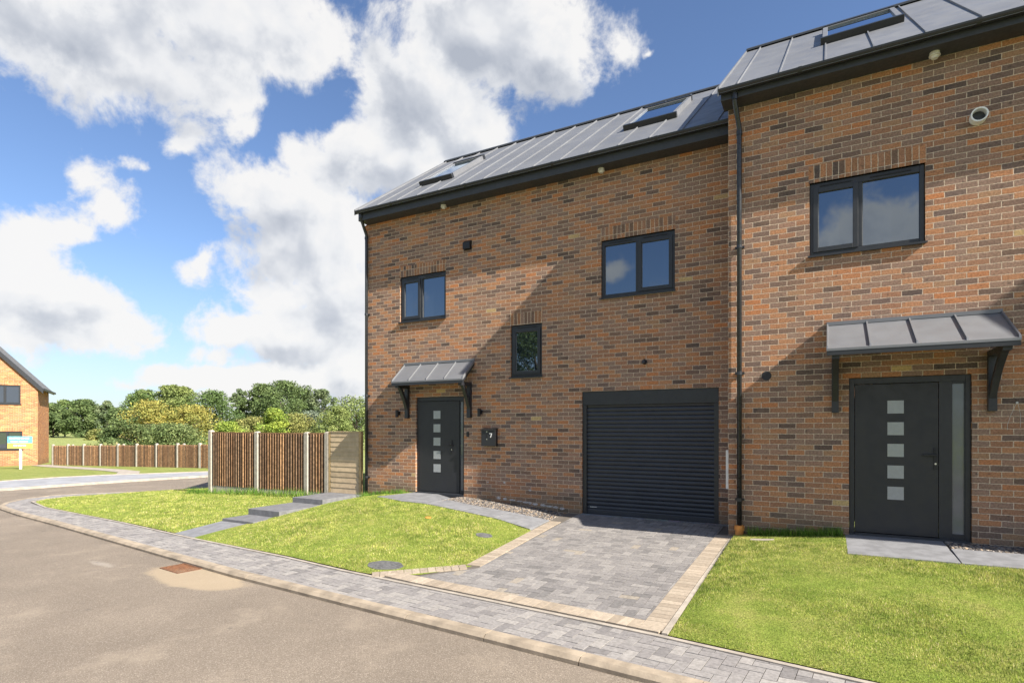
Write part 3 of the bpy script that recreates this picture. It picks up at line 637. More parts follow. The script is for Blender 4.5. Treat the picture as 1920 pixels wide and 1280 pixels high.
# gully grate, inspection lids, small clay cap
gr = empty('gully_grate', (-7.66, 4.67, -0.1), 'rusty brown iron gully grate in the road beside the kerb', 'drain grate')
m_ = MB(); rz = R(-7); cs_, sn_ = math.cos(rz), math.sin(rz)
def gp(u, v, z): return (-7.66 + u * cs_ - v * sn_, 4.60 + u * sn_ + v * cs_, float(zroad(-7.66, 4.4)) + z)
def gbox(mb, u0, u1, v0, v1, z0, z1): mb.hexa([gp(u, v, z) for z in (z0, z1) for u, v in ((u0, v0), (u1, v0), (u1, v1), (u0, v1))])
for q in ((-.26, .26, -.18, -.15), (-.26, .26, .12, .15), (-.26, -.23, -.15, .12), (.23, .26, -.15, .12)): gbox(m_, *q, -.03, .006)
m_.build('frame', M_rust, gr)
m_ = MB()
for i in range(10): u = -.21 + i * .0455; gbox(m_, u, u + .024, -.15, .12, -.03, .003)
gbox(m_, -.23, .23, -.022, -.008, -.03, .001)
m_.build('bars', M_rust, gr)
def lid(x, y, rx, ry, label, mat, name='inspection_cover', sq=False):
    mb = MB(); n = 20; z = float(zl(x, y)); pr_ = [(x + rx * math.cos(2 * math.pi * i / n) * (1.0 + .05 * math.sin(i * 2.1)), y + ry * math.sin(2 * math.pi * i / n) * (1 + .05 * math.cos(i * 1.7))) for i in range(n)]
    if sq: pr_ = [(x - rx, y - ry), (x + rx, y - ry), (x + rx, y + ry), (x - rx, y + ry)]
    mb.face([(a, b, float(zl(a, b)) + .007) for a, b in pr_]); nn_ = len(pr_)
    for q in range(nn_): a, b = pr_[q], pr_[(q + 1) % nn_]; mb.face([(*a, float(zl(*a)) - .03), (*b, float(zl(*b)) - .03), (*b, float(zl(*b)) + .007), (*a, float(zl(*a)) + .007)])
    o = mb.build(name, mat, loc=(x, y, z)); return tag(o, label, 'drain cover')
lid(-5.03, 5.68, .27, .16, 'large dark round inspection cover sunk in the lawn nearest the pavement', M_lid)
lid(-4.62, 7.45, .135, .11, 'small dark inspection cover in the lawn near the driveway border', M_lid)
lid(-0.80, 8.55, .15, .06, 'narrow grey concrete cover in the grass by the orange pipe collar', M_edge, sq=True)
tag(lid(-6.0, 7.86, .055, .045, 'small orange clay cap lying in the lawn before the first door', M_clay, 'clay_cap'), cat='cap')

# ------------------------------------------------------------------ houses
def wall_mesh(mb, x0, x1, z0, z1, Y, openings, reveal=.11):
    xs = sorted({x0, x1} | {v for o in openings for v in o[:2]}); zs = sorted({z0, z1} | {v for o in openings for v in o[2:]})
    for a, b in zip(xs[:-1], xs[1:]):
        for c, d in zip(zs[:-1], zs[1:]):
            mx_, mz_ = (a + b) / 2, (c + d) / 2
            if any(o[0] < mx_ < o[1] and o[2] < mz_ < o[3] for o in openings): continue
            mb.face([(a, Y, c), (b, Y, c), (b, Y, d), (a, Y, d)])
    for (a, b, c, d) in openings:
        R_ = Y + reveal
        mb.face([(a, Y, c), (a, Y, d), (a, R_, d), (a, R_, c)]); mb.face([(b, Y, c), (b, R_, c), (b, R_, d), (b, Y, d)])
        mb.face([(a, Y, d), (b, Y, d), (b, R_, d), (a, R_, d)]); mb.face([(a, Y, c), (a, R_, c), (b, R_, c), (b, Y, c)])
def build_wall(parent, x0, x1, z0, zt, Y, depth, yr, zr, openings, mat=M_brick):
    mb = MB(); wall_mesh(mb, x0, x1, z0, zt, Y, openings)
    Yb = Y + depth
    prof = [(Y, z0), (Yb, z0), (Yb, zt), (yr, zr), (Y, zt)]
    mb.face([(x0, y, z) for y, z in prof]); mb.face([(x1, y, z) for y, z in reversed(prof)]); mb.face([(x0, Yb, z0), (x1, Yb, z0), (x1, Yb, zt), (x0, Yb, zt)])
    # keep hand-made normals: build without recalculation problems
    me = bpy.data.meshes.new('wall'); off = rootloc(parent); me.from_pydata([tuple(Vector(p) - off) for p in mb.v], [], mb.f); me.materials.append(mat)
    o = bpy.data.objects.new('wall', me); C.objects.link(o); o.parent = parent; return o
def soldier(parent, x0, x1, z0, Y, mat=M_sold, h=.235):
    mb = MB(); mb.box(x0, x1, Y - .004, Y + .05, z0, z0 + h); return mb.build('brick_lintel', mat, parent)
def window(parent, x0, x1, z0, z1, Y, kind):
    yf = Y + .03; g_ = .006; fw = .052; mb = MB(); a, b, c, d = x0 + g_, x1 - g_, z0 + g_ + .02, z1 - g_
    top = .085
    mb.box(a, a + fw, yf, yf + .07, c, d); mb.box(b - fw, b, yf, yf + .07, c, d); mb.box(a + fw, b - fw, yf, yf + .07, c, c + fw); mb.box(a + fw, b - fw, yf, yf + .07, d - top, d)
    panes = []
    if kind != 'single':
        xm = a + (b - a) * (0.455 if kind == 'left' else 0.50); mb.box(xm - .03, xm + .03, yf + .001, yf + .069, c + fw, d - top)
        spans = [(a + fw, xm - .03), (xm + .03, b - fw)]
    else: spans = [(a + fw, b - fw)]
    for i, (s0, s1) in enumerate(spans):
        sash = kind == 'single' or (kind == 'left' and i == 0) or (kind == 'right' and i == 1)
        p0, p1, q0, q1 = s0, s1, c + fw, d - top
        if sash:
            sw = .05; e = .018
            mb.box(p0 - .012, p0 + sw, yf - e, yf + .05, q0 - .012, q1 + .012); mb.box(p1 - sw, p1 + .012, yf - e, yf + .05, q0 - .012, q1 + .012)
            mb.box(p0 + sw, p1 - sw, yf - e, yf + .05, q0 - .012, q0 + sw); mb.box(p0 + sw, p1 - sw, yf - e, yf + .05, q1 - sw, q1 + .012)
            panes.append((p0 + sw, p1 - sw, q0 + sw, q1 - sw, yf + .012))
        else: panes.append((p0, p1, q0, q1, yf + .035))
    w_ = mb.build('window', M_char, parent, bevel=.004)
    for (s0, s1) in spans:
        v = MB(); L = (s1 - s0); v.box(s0 + L * .14, s1 - L * .14, yf - .012, yf - .001, d - .050, d - .034); v.build('trickle_vent', M_black, w_)
    for (p0, p1, q0, q1, yy) in panes:
        v = MB(); v.box(p0 - .003, p1 + .003, yy, yy + .02, q0 - .003, q1 + .003); v.build('pane', M_glass, w_)
        u = MB(); t2 = .009  # pale strip at left and bottom only, pane reflection added as a coloured part
        u.box(p0, p0 + t2, yy - .006, yy - .001, q0, q1); u.box(p0 + t2, p1, yy - .006, yy - .001, q0, q0 + t2 * .8)
        u.build('reflection_strip', M_zinc, w_)
    s = MB(); s.hexa([(x0 - .02, Y - .045, z0 - .012), (x1 + .02, Y - .045, z0 - .012), (x1 + .0, Y + .03, z0 - .004), (x0 - .0, Y + .03, z0 - .004), (x0 - .02, Y - .045, z0 + .014), (x1 + .02, Y - .045, z0 + .014), (x1, Y + .03, z0 + .026), (x0, Y + .03, z0 + .026)])
    s.build('sill', M_char, w_)
    return w_
def front_door(parent, x0, x1, z0, z1, Y):
    yf = Y + .045; fr = MB(); fw = .065
    xs_ = x1 - .335 if x1 > 0 else x1 - .155
    xl1 = x0 + (0.985 if x1 > 0 else 1.115)
    fr.box(x0 + .004, x0 + fw, yf, yf + .07, z0, z1 - .004); fr.box(x1 - fw * .9, x1 - .004, yf, yf + .07, z0, z1 - .004); fr.box(x0 + fw, x1 - fw * .9, yf, yf + .07, z1 - .085, z1 - .004)
    fr.box(x0 + fw, x1 - fw * .9, yf - .02, yf + .07, z0, z0 + .025)
    lx0, lx1 = x0 + fw, xl1
    if x1 > 0: sl = (1.375, 1.495)
    else: sl = (-6.708, -6.625)
    fr.box(lx1 + .006, sl[0], yf, yf + .07, z0 + .025, z1 - .085)
    if x1 - fw * .9 > sl[1]: fr.box(sl[1], x1 - fw * .9, yf, yf + .07, z0 + .025, z1 - .085)
    fr.box(sl[0], sl[1], yf, yf + .07, z0 + .025, z0 + .09); fr.box(sl[0], sl[1], yf, yf + .07, z1 - .115, z1 - .085)
    d = fr.build('door', M_char, parent, bevel=.003)
    lf = MB(); lf.box(lx0 + .004, lx1, yf - .006, yf + .045, z0 + .032, z1 - .091); lf.build('door_leaf', M_door, d, bevel=.005)
    s = MB(); s.box(sl[0], sl[1], yf + .02, yf + .05, z0 + .09, z1 - .115); s.build('side_light', M_frostd, d)
    zc = [2.07, 1.785, 1.50, 1.215, .935]; px0, px1 = (.685, .865) if x1 > 0 else (-7.385, -7.205)
    for z_ in zc:
        p = MB(); p.box(px0, px1, yf - .010, yf - .004, z_ - .085, z_ + .085); p.build('door_pane', M_frost, d)
    hx_ = 1.20 if x1 > 0 else -6.905
    h = MB(); h.box(hx_ - .018, hx_ + .018, yf - .018, yf - .004, 1.26, 1.54); h.box(hx_ - .135, hx_ + .012, yf - .058, yf - .042, 1.435, 1.458); h.tube([(hx_, yf - .06, 1.447), (hx_, yf, 1.447)], .011, 8)
    h.build('handle', M_black, d, bevel=.003)
    ky = MB(); ky.tube([(hx_, yf - .026, 1.335), (hx_, yf - .015, 1.335)], .012, 10); ky.build('lock_cylinder', M_steel, d)
    th_ = MB(); th_.box(x0 + .004, x1 - .004, Y - .01, yf - .021, z0 - .05, z0 + .012); th_.build('threshold', M_fasc, d)
    return d
def roof_part(parent, x0, x1, Ye, Ze, yr, s, yb, seams, z_over=.05):
    mb = MB(); zr = Ze + s * (yr - Ye); sb = (zr - Ze) / (yb - yr)
    th_ = .06; n = Vector((0, -s, 1)).normalized()
    prof = [(Ye, Ze - th_), (Ye, Ze), (yr, zr), (yb, Ze), (yb, Ze - th_), (yr, zr - th_)]
    mb.prism(prof, x0, x1)
    for x in seams:
        mb.hexa([(x - .011, Ye + .005, Ze - .004), (x + .011, Ye + .005, Ze - .004), (x + .011, yr, zr - .004), (x - .011, yr, zr - .004),
                 (x - .008, Ye + .04, Ze + .050), (x + .008, Ye + .04, Ze + .050), (x + .008, yr, zr + .032), (x - .008, yr, zr + .032)])
    # faint cross laps
    for i, (xa, xb) in enumerate(zip(seams[:-1], seams[1:])):
        pass
    r_ = mb.build('roof', M_zinc, parent)
    c_ = MB()
    prof = [(yr - .10, zr - .072 + .03), (yr - .10, zr - .072 + .062), (yr, zr + .062), (yr + .10, zr - .072 + .062), (yr + .10, zr - .042), (yr, zr + .03)]
    c_.prism(prof, x0 - .01, x1); c_.build('ridge_cap', M_zincd, r_)
    v_ = MB(); v_.hexa([(x0 - .022, Ye - .01, Ze - .10), (x0 - .001, Ye - .01, Ze - .10), (x0 - .001, yr, zr - .10), (x0 - .022, yr, zr - .10), (x0 - .022, Ye - .01, Ze + .03), (x0 - .001, Ye - .01, Ze + .03), (x0 - .001, yr, zr + .03), (x0 - .022, yr, zr + .03)])
    v_.build('verge_trim', M_zinc, r_)
    return r_
def skylight(roof, x0, x1, y0, y1, Ye, Ze, s):
    n = Vector((0, -s, 1)).normalized(); u = Vector((0, 1, s)).normalized()
    def pt(x, y, h): return Vector((x, y, Ze + s * (y - Ye))) + n * h
    def sb(mb, a, b, c, d, h0, h1): mb.hexa([pt(a, c, h0), pt(b, c, h0), pt(b, d, h0), pt(a, d, h0), pt(a, c, h1), pt(b, c, h1), pt(b, d, h1), pt(a, d, h1)])
    mb = MB(); fw = .07
    sb(mb, x0, x0 + fw, y0, y1, -.01, .09); sb(mb, x1 - fw, x1, y0, y1, -.01, .09); sb(mb, x0 + fw, x1 - fw, y0, y0 + fw, -.01, .085); sb(mb, x0 + fw, x1 - fw, y1 - fw, y1, -.01, .09)
    k = mb.build('skylight', M_zinc, roof, bevel=.004)
    h = MB(); sb(h, x0 - .025, x1 + .025, y0 - .04, y0 + .035, -.005, .10); h.build('hood', M_gut, k, bevel=.01)
    h = MB(); sb(h, x0 - .01, x1 + .01, y1 - .03, y1 + .06, .0, .11); h.build('hood', M_gut, k, bevel=.01)
    p = MB(); sb(p, x0 + fw, x1 - fw, y0 + fw, y1 - fw, .05, .065); p.build('skylight_pane', M_glass, k)
def eaves(parent, x0, x1, Y, zb, e, zlip):
    f = MB(); f.box(x0, x1, Y - (e - .10), Y + .02, zb, zlip - .035)
    f.build('soffit_box', M_fasc, parent, bevel=.003)
    g_ = MB(); yc = Y - (e - .10) - .055; r = .056; prof = []
    for i in range(9): a = math.pi * i / 8; prof.append((yc + r * math.cos(a), zlip - .006 - r * 1.05 * math.sin(a)))
    for i in range(9): a = math.pi * (8 - i) / 8; prof.append((yc + (r - .006) * math.cos(a), zlip - .006 - (r - .006) * 1.05 * math.sin(a)))
    g_.prism(prof, x0 - .015, x1)
    for x in np.arange(x0 + 1.0, x1, 1.9): g_.prism([(yc + (r + .006) * math.cos(math.pi * i / 8), zlip - .004 - (r + .006) * 1.05 * math.sin(math.pi * i / 8)) for i in range(9)], x, x + .05)
    g_.prism([(yc + r * math.cos(math.pi * i / 8), zlip - .006 - r * 1.05 * math.sin(math.pi * i / 8)) for i in range(9)], x0 - .02, x0 - .012)
    gg = g_.build('gutter', M_gut, parent)
    b = MB(); b.box(x0, x1, Y - (e - .10) + .0, Y + .05, zlip - .033, zlip - .004); b.build('fascia_top', M_gut, gg)
    return gg
def downpipe(parent, x, Y, zt, zb, xo, yo):
    m = MB(); m.tube([(xo, yo, zt), (xo, yo, zt - .14), (x, Y - .055, zt - .42), (x, Y - .055, zt - .5), (x, Y - .055, zb)], .034, 12)
    p = m.build('downpipe', M_pipe, parent, smooth=True)
    c = MB(); c.tube([(xo, yo, zt + .0), (xo, yo, zt - .12)], .045, 12); c.build('outlet', M_pipe, p)
    c = MB(); c.tube([(x, Y - .055, zt - .52), (x, Y - .055, zt - .46)], .042, 12); c.build('pipe_socket', M_pipe, p)
    for z in np.arange(zb + .35, zt - .6, 1.85):
        c = MB(); c.tube([(x, Y - .055, z), (x, Y - .055, z + .05)], .041, 12); c.box(x - .065, x + .065, Y - .022, Y - .002, z + .01, z + .04); c.build('pipe_clip', M_pipe, p)
    return p
def canopy(parent, x0, x1, Y, zb, zf, e):
    m = MB(); s = (zb - zf) / e
    P_ = lambda x, y, dz: (x, y, zb + (y - Y) * s + dz)
    m.hexa([P_(x0, Y - e, -.03), P_(x1, Y - e, -.03), P_(x1, Y, -.03), P_(x0, Y, -.03), P_(x0, Y - e, 0), P_(x1, Y - e, 0), P_(x1, Y, 0), P_(x0, Y, 0)])
    W = (x1 - x0) / 4
    for i in range(5):
        x = x0 + W * i + (.011 if i == 0 else (-.011 if i == 4 else 0)); h = .03
        m.hexa([P_(x - .011, Y - e, -.002), P_(x + .011, Y - e, -.002), P_(x + .011, Y, -.002), P_(x - .011, Y, -.002), P_(x - .008, Y - e + .02, h), P_(x + .008, Y - e + .02, h), P_(x + .008, Y, h), P_(x - .008, Y, h)])
    m.box(x0, x1, Y - .02, Y - .001, zb - .002, zb + .045)
    c = m.build('canopy', M_zinc, parent)
    f = MB(); f.box(x0 + .004, x1 - .004, Y - e + .004, Y - e + .03, zf - .085, zf - .031)
    for x in (x0 + .003, x1 - .028): f.hexa([P_(x, Y - e + .03, -.09), P_(x + .025, Y - e + .03, -.09), P_(x + .025, Y, -.09), P_(x, Y, -.09), P_(x, Y - e + .03, -.031), P_(x + .025, Y - e + .03, -.031), P_(x + .025, Y, -.031), P_(x, Y, -.031)])
    f.build('canopy_fascia', M_char, c)
    for i, xb in enumerate((x0 + .06, x1 - .15)):
        b = MB(); w_ = .085; zt = zf - .075
        b.box(xb, xb + w_, Y - .075, Y - .002, 2.0, zt + .02)
        b.box(xb, xb + w_, Y - e + .06, Y - .075, zt - .05, zt + .02)
        n = 7; pr = []
        y0_, z0_ = Y - .05, 2.12; y1_, z1_ = Y - e + .10, zt - .02
        outer = []; inner = []
        for j in range(n + 1):
            t_ = j / n; yy = y0_ + (y1_ - y0_) * t_; zz = z0_ + (z1_ - z0_) * t_; bow = .35 * (e - .15) * math.sin(math.pi * t_) * .35
            outer.append((yy + bow * .55, zz + bow * .45)); inner.append((yy + bow * .55 + .045, zz + bow * .45 + .03 + .03 * t_))
        for j in range(n): b.prism([outer[j], outer[j + 1], inner[j + 1], inner[j]], xb + .008, xb + w_ - .008)
        b.build('bracket', M_char, c)
    u = MB(); u.hexa([P_(x0 + .03, Y - e + .04, -.05), P_(x1 - .03, Y - e + .04, -.05), P_(x1 - .03, Y - .002, -.05), P_(x0 + .03, Y - .002, -.05), P_(x0 + .03, Y - e + .04, -.035), P_(x1 - .03, Y - e + .04, -.035), P_(x1 - .03, Y - .002, -.035), P_(x0 + .03, Y - .002, -.035)])
    u.build('canopy_lining', M_fasc, c)
    return c
def square_vent(parent, x, z, Y, s=.19):
    m = MB(); m.box(x - s / 2, x + s / 2, Y - .012, Y - .001, z - s / 2, z + s / 2)
    m.prism([(Y - .012, z + s / 2), (Y - .075, z + s / 2 - .05), (Y - .075, z - s / 2 + .01), (Y - .012, z - s / 2 + .01)], x - s / 2 + .01, x + s / 2 - .01)
    return m.build('wall_vent', M_black, parent, bevel=.003)
def soffit_cap(parent, x, Y, z):
    m = MB(); y = Y - .13
    m.tube([(x, y, z + .01), (x, y, z - .03)], .055, 14, cap=True); m.tube([(x, y, z - .03), (x, y, z - .075)], .05, 14, .035); m.tube([(x, y, z - .035), (x, y, z - .045)], .062, 14)
    return m.build('outlet_cap', M_upvc, parent, smooth=False)

# --- first house (garage)
Y1 = 9.825
h1 = empty('terraced_house', (-9.3, 9.825, 0.21), 'brick house with garage shutter and front door under small canopy, beyond the driveway', 'house', 'brick terraced houses')
W1 = [(-8.27, -7.04, 4.10, 5.10, 'left', -8.27), (-3.60, -2.28, 4.12, 5.17, 'right', -3.6), (-5.48, -4.79, 2.77, 3.80, 'single', -5.48)]
D1 = (-7.84, -6.58, .40, 2.45); G1 = (-3.97, -1.57, .205, 2.46)
build_wall(h1, -9.3, -1.29, -.2, 6.42, Y1, 6.4, 12.9, 9.0, [w_[:4] for w_ in W1] + [D1, G1])
for w_ in W1: window(h1, *w_[:4], Y1, w_[4]); soldier(h1, w_[0] - .01, w_[1] + .01, w_[3], Y1)
front_door(h1, *D1, Y1)
gd = MB(); gd.box(G1[0] + .003, G1[1] - .003, Y1 + .02, Y1 + .10, 2.21, 2.455)
gd.box(G1[0] + .003, G1[0] + .078, Y1 + .03, Y1 + .10, G1[2], 2.209); gd.box(G1[1] - .078, G1[1] - .003, Y1 + .03, Y1 + .10, G1[2], 2.209)
gdo = gd.build('garage_door', M_char, h1, bevel=.004)
sl = MB(); prof = []; z = .30; pitch = .0745; yb = Y1 + .075
pts_ = [(yb + .03, .215), (yb - .012, .215), (yb - .012, .295)]
while z < 2.2:
    for q in range(5): a = q / 4; pts_.append((yb - .002 - .013 * math.sin(math.pi * (.12 + .76 * a)), z + .006 + (pitch - .012) * a))
    pts_.append((yb + .004, z + pitch)); z += pitch
pts_.append((yb + .03, z))
for j in range(len(pts_) - 1): sl.face([(G1[0] + .075, *pts_[j]), (G1[1] - .075, *pts_[j]), (G1[1] - .075, *pts_[j + 1]), (G1[0] + .075, *pts_[j + 1])])
sl.build('shutter', M_shut, gdo)
bd = MB()
for i, (a, b) in enumerate(((0, .014), (.02, .026), (.032, .046), (.052, .066), (.072, .084), (.09, .102), (.108, .12))): bd.box(-3.83 + a, -3.83 + b, yb - .0155, yb - .0135, .338 + (i % 2) * .002, .350)
bd.build('badge', M_white, gdo)
seams1 = [-1.53 - .545 * i for i in range(15) if -1.53 - .545 * i > -9.2]
rf = roof_part(h1, -9.23, -1.30, 9.44, 6.625, 12.9, .72, 16.33, seams1)
skylight(rf, -8.10, -7.25, 10.38, 11.70, 9.44, 6.625, .72); skylight(rf, -3.42, -2.46, 10.68, 12.08, 9.44, 6.625, .72)
gt = eaves(h1, -9.22, -1.31, Y1, 6.42, .40, 6.625)
downpipe(h1, -9.21, Y1, 6.60, .30, -9.14, Y1 - .30)
canopy(h1, -8.146, -6.317, Y1, 3.16, 2.77, .44)
square_vent(h1, -6.48, 5.54, Y1); soffit_cap(h1, -7.0, Y1, 6.42); soffit_cap(h1, -3.55, Y1, 6.42)
M_spl = plain('mortar_splash', (0.42, 0.40, 0.38), .9, 0, .4, 30)
def splash(x, z, a, b, n=9):
    m = MB(); m.face([(x + a * math.cos(2 * math.pi * i / n) * random.uniform(.7, 1.15), Y1 - .003, z + b * math.sin(2 * math.pi * i / n) * random.uniform(.65, 1.2)) for i in range(n)]); m.build('mortar_splash', M_spl, h1)
for q in ((-6.0, .70, .022, .018), (-5.62, .71, .026, .02), (-5.05, .585, .03, .02)): splash(*q)
x = -5.75
while x < -4.25: splash(x, .40 - (x + 5.75) * .085, random.uniform(.04, .085), random.uniform(.015, .03)); x += random.uniform(.10, .17)
mb = MB(); mb.box(-1.345, -1.302, 9.05, 9.35, .88, 1.46)

# --- second house
Y2 = 8.985
h2 = empty('terraced_house', (-1.3, 8.985, 0.21), 'tall brick house nearest the camera, right of the garage, with orange collar under its downpipe', 'house', 'brick terraced houses')
W2 = (-.23, 1.09, 4.17, 5.20); D2 = (.245, 1.565, .36, 2.47)
build_wall(h2, -1.3, 7.19, -.2, 6.51, Y2, 6.0, 11.9, 8.95, [W2, D2])
window(h2, *W2, Y2, 'left'); soldier(h2, W2[0] - .01, W2[1] + .01, W2[3], Y2)
front_door(h2, *D2, Y2)
seams2 = [-1.13 + .547 * i for i in range(15)]
rf2 = roof_part(h2, -1.37, 7.12, 8.60, 6.645, 11.9, .74, 15.17, seams2)
skylight(rf2, -.08, .94, 10.03, 11.25, 8.60, 6.645, .74)
eaves(h2, -1.36, 7.12, Y2, 6.51, .40, 6.645)
downpipe(h2, -1.14, Y2, 6.60, .37, -1.17, Y2 - .30)
cl = MB(); cl.tube([(-1.14, Y2 - .055, .17), (-1.14, Y2 - .055, .37)], .058, 16); cl.tube([(-1.14, Y2 - .055, .30), (-1.14, Y2 - .055, .36)], .070, 16); cl.build('pipe_collar', M_clay, h2)
canopy(h2, -.02, 1.86, Y2, 3.20, 2.79, .79)
soffit_cap(h2, 1.17, Y2, 6.51)
h3 = empty('terraced_house', (7.2, 7.62, 0.21), 'third brick house of the row, standing forward beyond the right edge', 'house', 'brick terraced houses')
Y3 = 7.62; W3 = (8.9, 10.2, 4.17, 5.20)
build_wall(h3, 7.2, 15.2, -.2, 6.55, Y3, 6.0, 10.52, 9.0, [W3]); window(h3, *W3, Y3, 'left'); soldier(h3, W3[0] - .01, W3[1] + .01, W3[3], Y3)
roof_part(h3, 7.13, 15.2, 7.26, 6.70, 10.52, .74, 13.78, [7.37 + .547 * i for i in range(14)]); eaves(h3, 7.14, 15.2, Y3, 6.55, .40, 6.68)
fl = MB(); n = 20
for r0, r1, y0, y1 in ((.088, .088, Y2 - .11, Y2), (.072, .072, Y2 - .11, Y2 - .02)):
    a_ = len(fl.v); fl.v += [(1.62 + r0 * math.cos(2 * math.pi * i / n), y, 5.63 + r0 * math.sin(2 * math.pi * i / n)) for y in (y0, y1) for i in range(n)]
    for i in range(n): fl.f.append((a_ + i, a_ + (i + 1) % n, a_ + n + (i + 1) % n, a_ + n + i)); fl.c.append(None)
for i in range(n): fl.f.append((i, (i + 1) % n, 2 * n + (i + 1) % n, 2 * n + i)); fl.c.append(None)
flo = fl.build('flue', M_white, h2)
dk = MB(); dk.tube([(1.62, Y2 - .02, 5.63), (1.62, Y2 - .004, 5.63)], .072, 20); dk.build('flue_opening', M_fasc, flo)
ho = MB(); ho.tube([(-.78, Y2 - .006, 2.545), (-.78, Y2 - .001, 2.545)], .066, 20); hh_ = ho.build('vent_hole', M_black, h2)
mb.build('meter_box', M_white, h2)
hk = MB(); hk.tube([(1.99, Y2 - .03, 2.10), (1.99, Y2, 2.10)], .012, 8); hk.tube([(1.985, Y2 - .028, 2.10), (1.93, Y2 - .03, 1.95), (1.90, Y2 - .03, 1.84), (1.90, Y2 - .02, 1.77)], .002, 5); hk.tube([(1.995, Y2 - .028, 2.10), (2.02, Y2 - .03, 1.95), (2.02, Y2 - .02, 1.80)], .002, 5)
tag(hk.build('wall_hook', M_wire, loc=(1.99, Y2, 2.1)), 'small dark wall hook with thin wires hanging from it, right of the second door', 'hook')

# wall fittings that could be lifted off
def wall_lamp(x, z, label):
    e_ = empty('wall_lamp', (x, Y1, z), label, 'wall lamp', 'black up-and-down wall lamps by the first door')
    m = MB(); m.tube([(x + .0, Y1 - .085, z - .085), (x, Y1 - .085, z + .075)], .034, 14); m.build('lamp_body', M_black, e_)
    m = MB(); m.box(x - .03, x + .03, Y1 - .055, Y1 - .002, z - .04, z + .045); m.build('bracket', M_black, e_)
wall_lamp(-8.29, 2.11, 'black cylinder wall lamp left of the first front door'); wall_lamp(-6.16, 2.11, 'black cylinder wall lamp right of the first front door, above the letter box')
db_ = empty('doorbell', (-6.48, Y1, 1.66), 'small black doorbell between the first door and the letter box', 'doorbell')
m = MB(); m.box(-6.505, -6.455, Y1 - .025, Y1 - .002, 1.61, 1.71); m.build('case', M_black, db_, bevel=.004)
m = MB(); m.tube([(-6.48, Y1 - .03, 1.64), (-6.48, Y1 - .024, 1.64)], .010, 10); m.build('button', M_fasc, db_)
lb = empty('letter_box', (-5.93, Y1, 1.6), 'dark grey wall letter box with the number 7 beside the first door', 'letter box')
m = MB(); m.box(-6.10, -5.77, Y1 - .10, Y1 - .002, 1.43, 1.755); m.build('box_body', M_door, lb, bevel=.006)
m = MB(); m.hexa([(-6.11, Y1 - .12, 1.745), (-5.76, Y1 - .12, 1.745), (-5.76, Y1 - .002, 1.775), (-6.11, Y1 - .002, 1.775), (-6.11, Y1 - .12, 1.757), (-5.76, Y1 - .12, 1.757), (-5.76, Y1 - .002, 1.787), (-6.11, Y1 - .002, 1.787)]); m.build('lid', M_gut, lb)
m = MB()
for i, z in enumerate((1.715, 1.66, 1.615, 1.565)):
    n = 10; r = .013; pts = [(-5.965 + r * math.cos(2 * math.pi * j / n), Y1 - .104, z + r * math.sin(2 * math.pi * j / n)) for j in range(n)]
    if i in (0, 3): m = MB(); m.face(pts); m.build('bright_stud', M_steel, lb)
m = MB()
for z in (1.66, 1.615): m.tube([(-5.965, Y1 - .104, z), (-5.965, Y1 - .099, z)], .017, 10)
m.build('view_hole', M_black, lb)
m = MB(); yq = Y1 - .105
m.box(-5.905, -5.845, yq, yq + .004, 1.672, 1.686); m.hexa([(-5.888, yq + .001, 1.60), (-5.871, yq + .001, 1.60), (-5.871, yq + .005, 1.60), (-5.888, yq + .005, 1.60), (-5.861, yq + .001, 1.674), (-5.846, yq + .001, 1.674), (-5.846, yq + .005, 1.674), (-5.861, yq + .005, 1.674)])
m.build('numeral', M_white, lb)
pr_ = empty('motion_sensor', (-2.8, Y1, 2.94), 'small black motion sensor on the brick above the garage shutter', 'sensor')
m = MB(); m.tube([(-2.8, Y1 - .03, 2.94), (-2.8, Y1 - .001, 2.94)], .045, 14); m.build('base', M_black, pr_)
m = MB(); m.tube([(-2.8, Y1 - .03, 2.94), (-2.81, Y1 - .075, 2.92)], .035, 14, .02); m.build('lens', M_fasc, pr_, smooth=True)

# ------------------------------------------------------------------ near fence and gate
def boards(mb, p0, p1, z0, z1, pitch=.087, th_=.022, shade=1.0):
    a = Vector(p0); b = Vector(p1); L = (b - a).length; d = (b - a) / L; nn = Vector((d.y, -d.x)); n = max(1, round(L / pitch)); st = L / n
    for i in range(n):
        k_ = random.uniform(.65, 1.25) * shade; base = random.choice([(0.145, 0.082, 0.043), (0.105, 0.062, 0.035), (0.175, 0.102, 0.052), (0.135, 0.085, 0.050)]); colr = tuple(v * k_ for v in base)
        s0 = a + d * (i * st); s1 = a + d * ((i + 1) * st + .008); t0 = .006; t1 = th_ + .006
        dz = random.uniform(-.004, .004)
        f0, f1 = s0 + nn * t0, s1 + nn * t1
        mb.hexa([(f0.x, f0.y, z0), (f1.x, f1.y, z0), (s1.x, s1.y, z0), (s0.x, s0.y, z0), (f0.x, f0.y, z1 + dz), (f1.x, f1.y, z1 + dz), (s1.x, s1.y, z1 + dz), (s0.x, s0.y, z1 + dz)], colr)
        kl = random.uniform(1.25, 1.9); lit_edge = tuple(v * kl for v in colr)  # lighter tint for the edge strip: sun-caught board edge put into colour
        mb.hexa([(*(s1 + nn * t1), z0), (*(s1 + nn * (t1 + .014)), z0), (*(s1 + nn * (t1 + .014) - d * .022), z0), (*(s1 + nn * t1 - d * .022), z0), (*(s1 + nn * t1), z1), (*(s1 + nn * (t1 + .014)), z1), (*(s1 + nn * (t1 + .014) - d * .022), z1), (*(s1 + nn * t1 - d * .022), z1)], lit_edge)
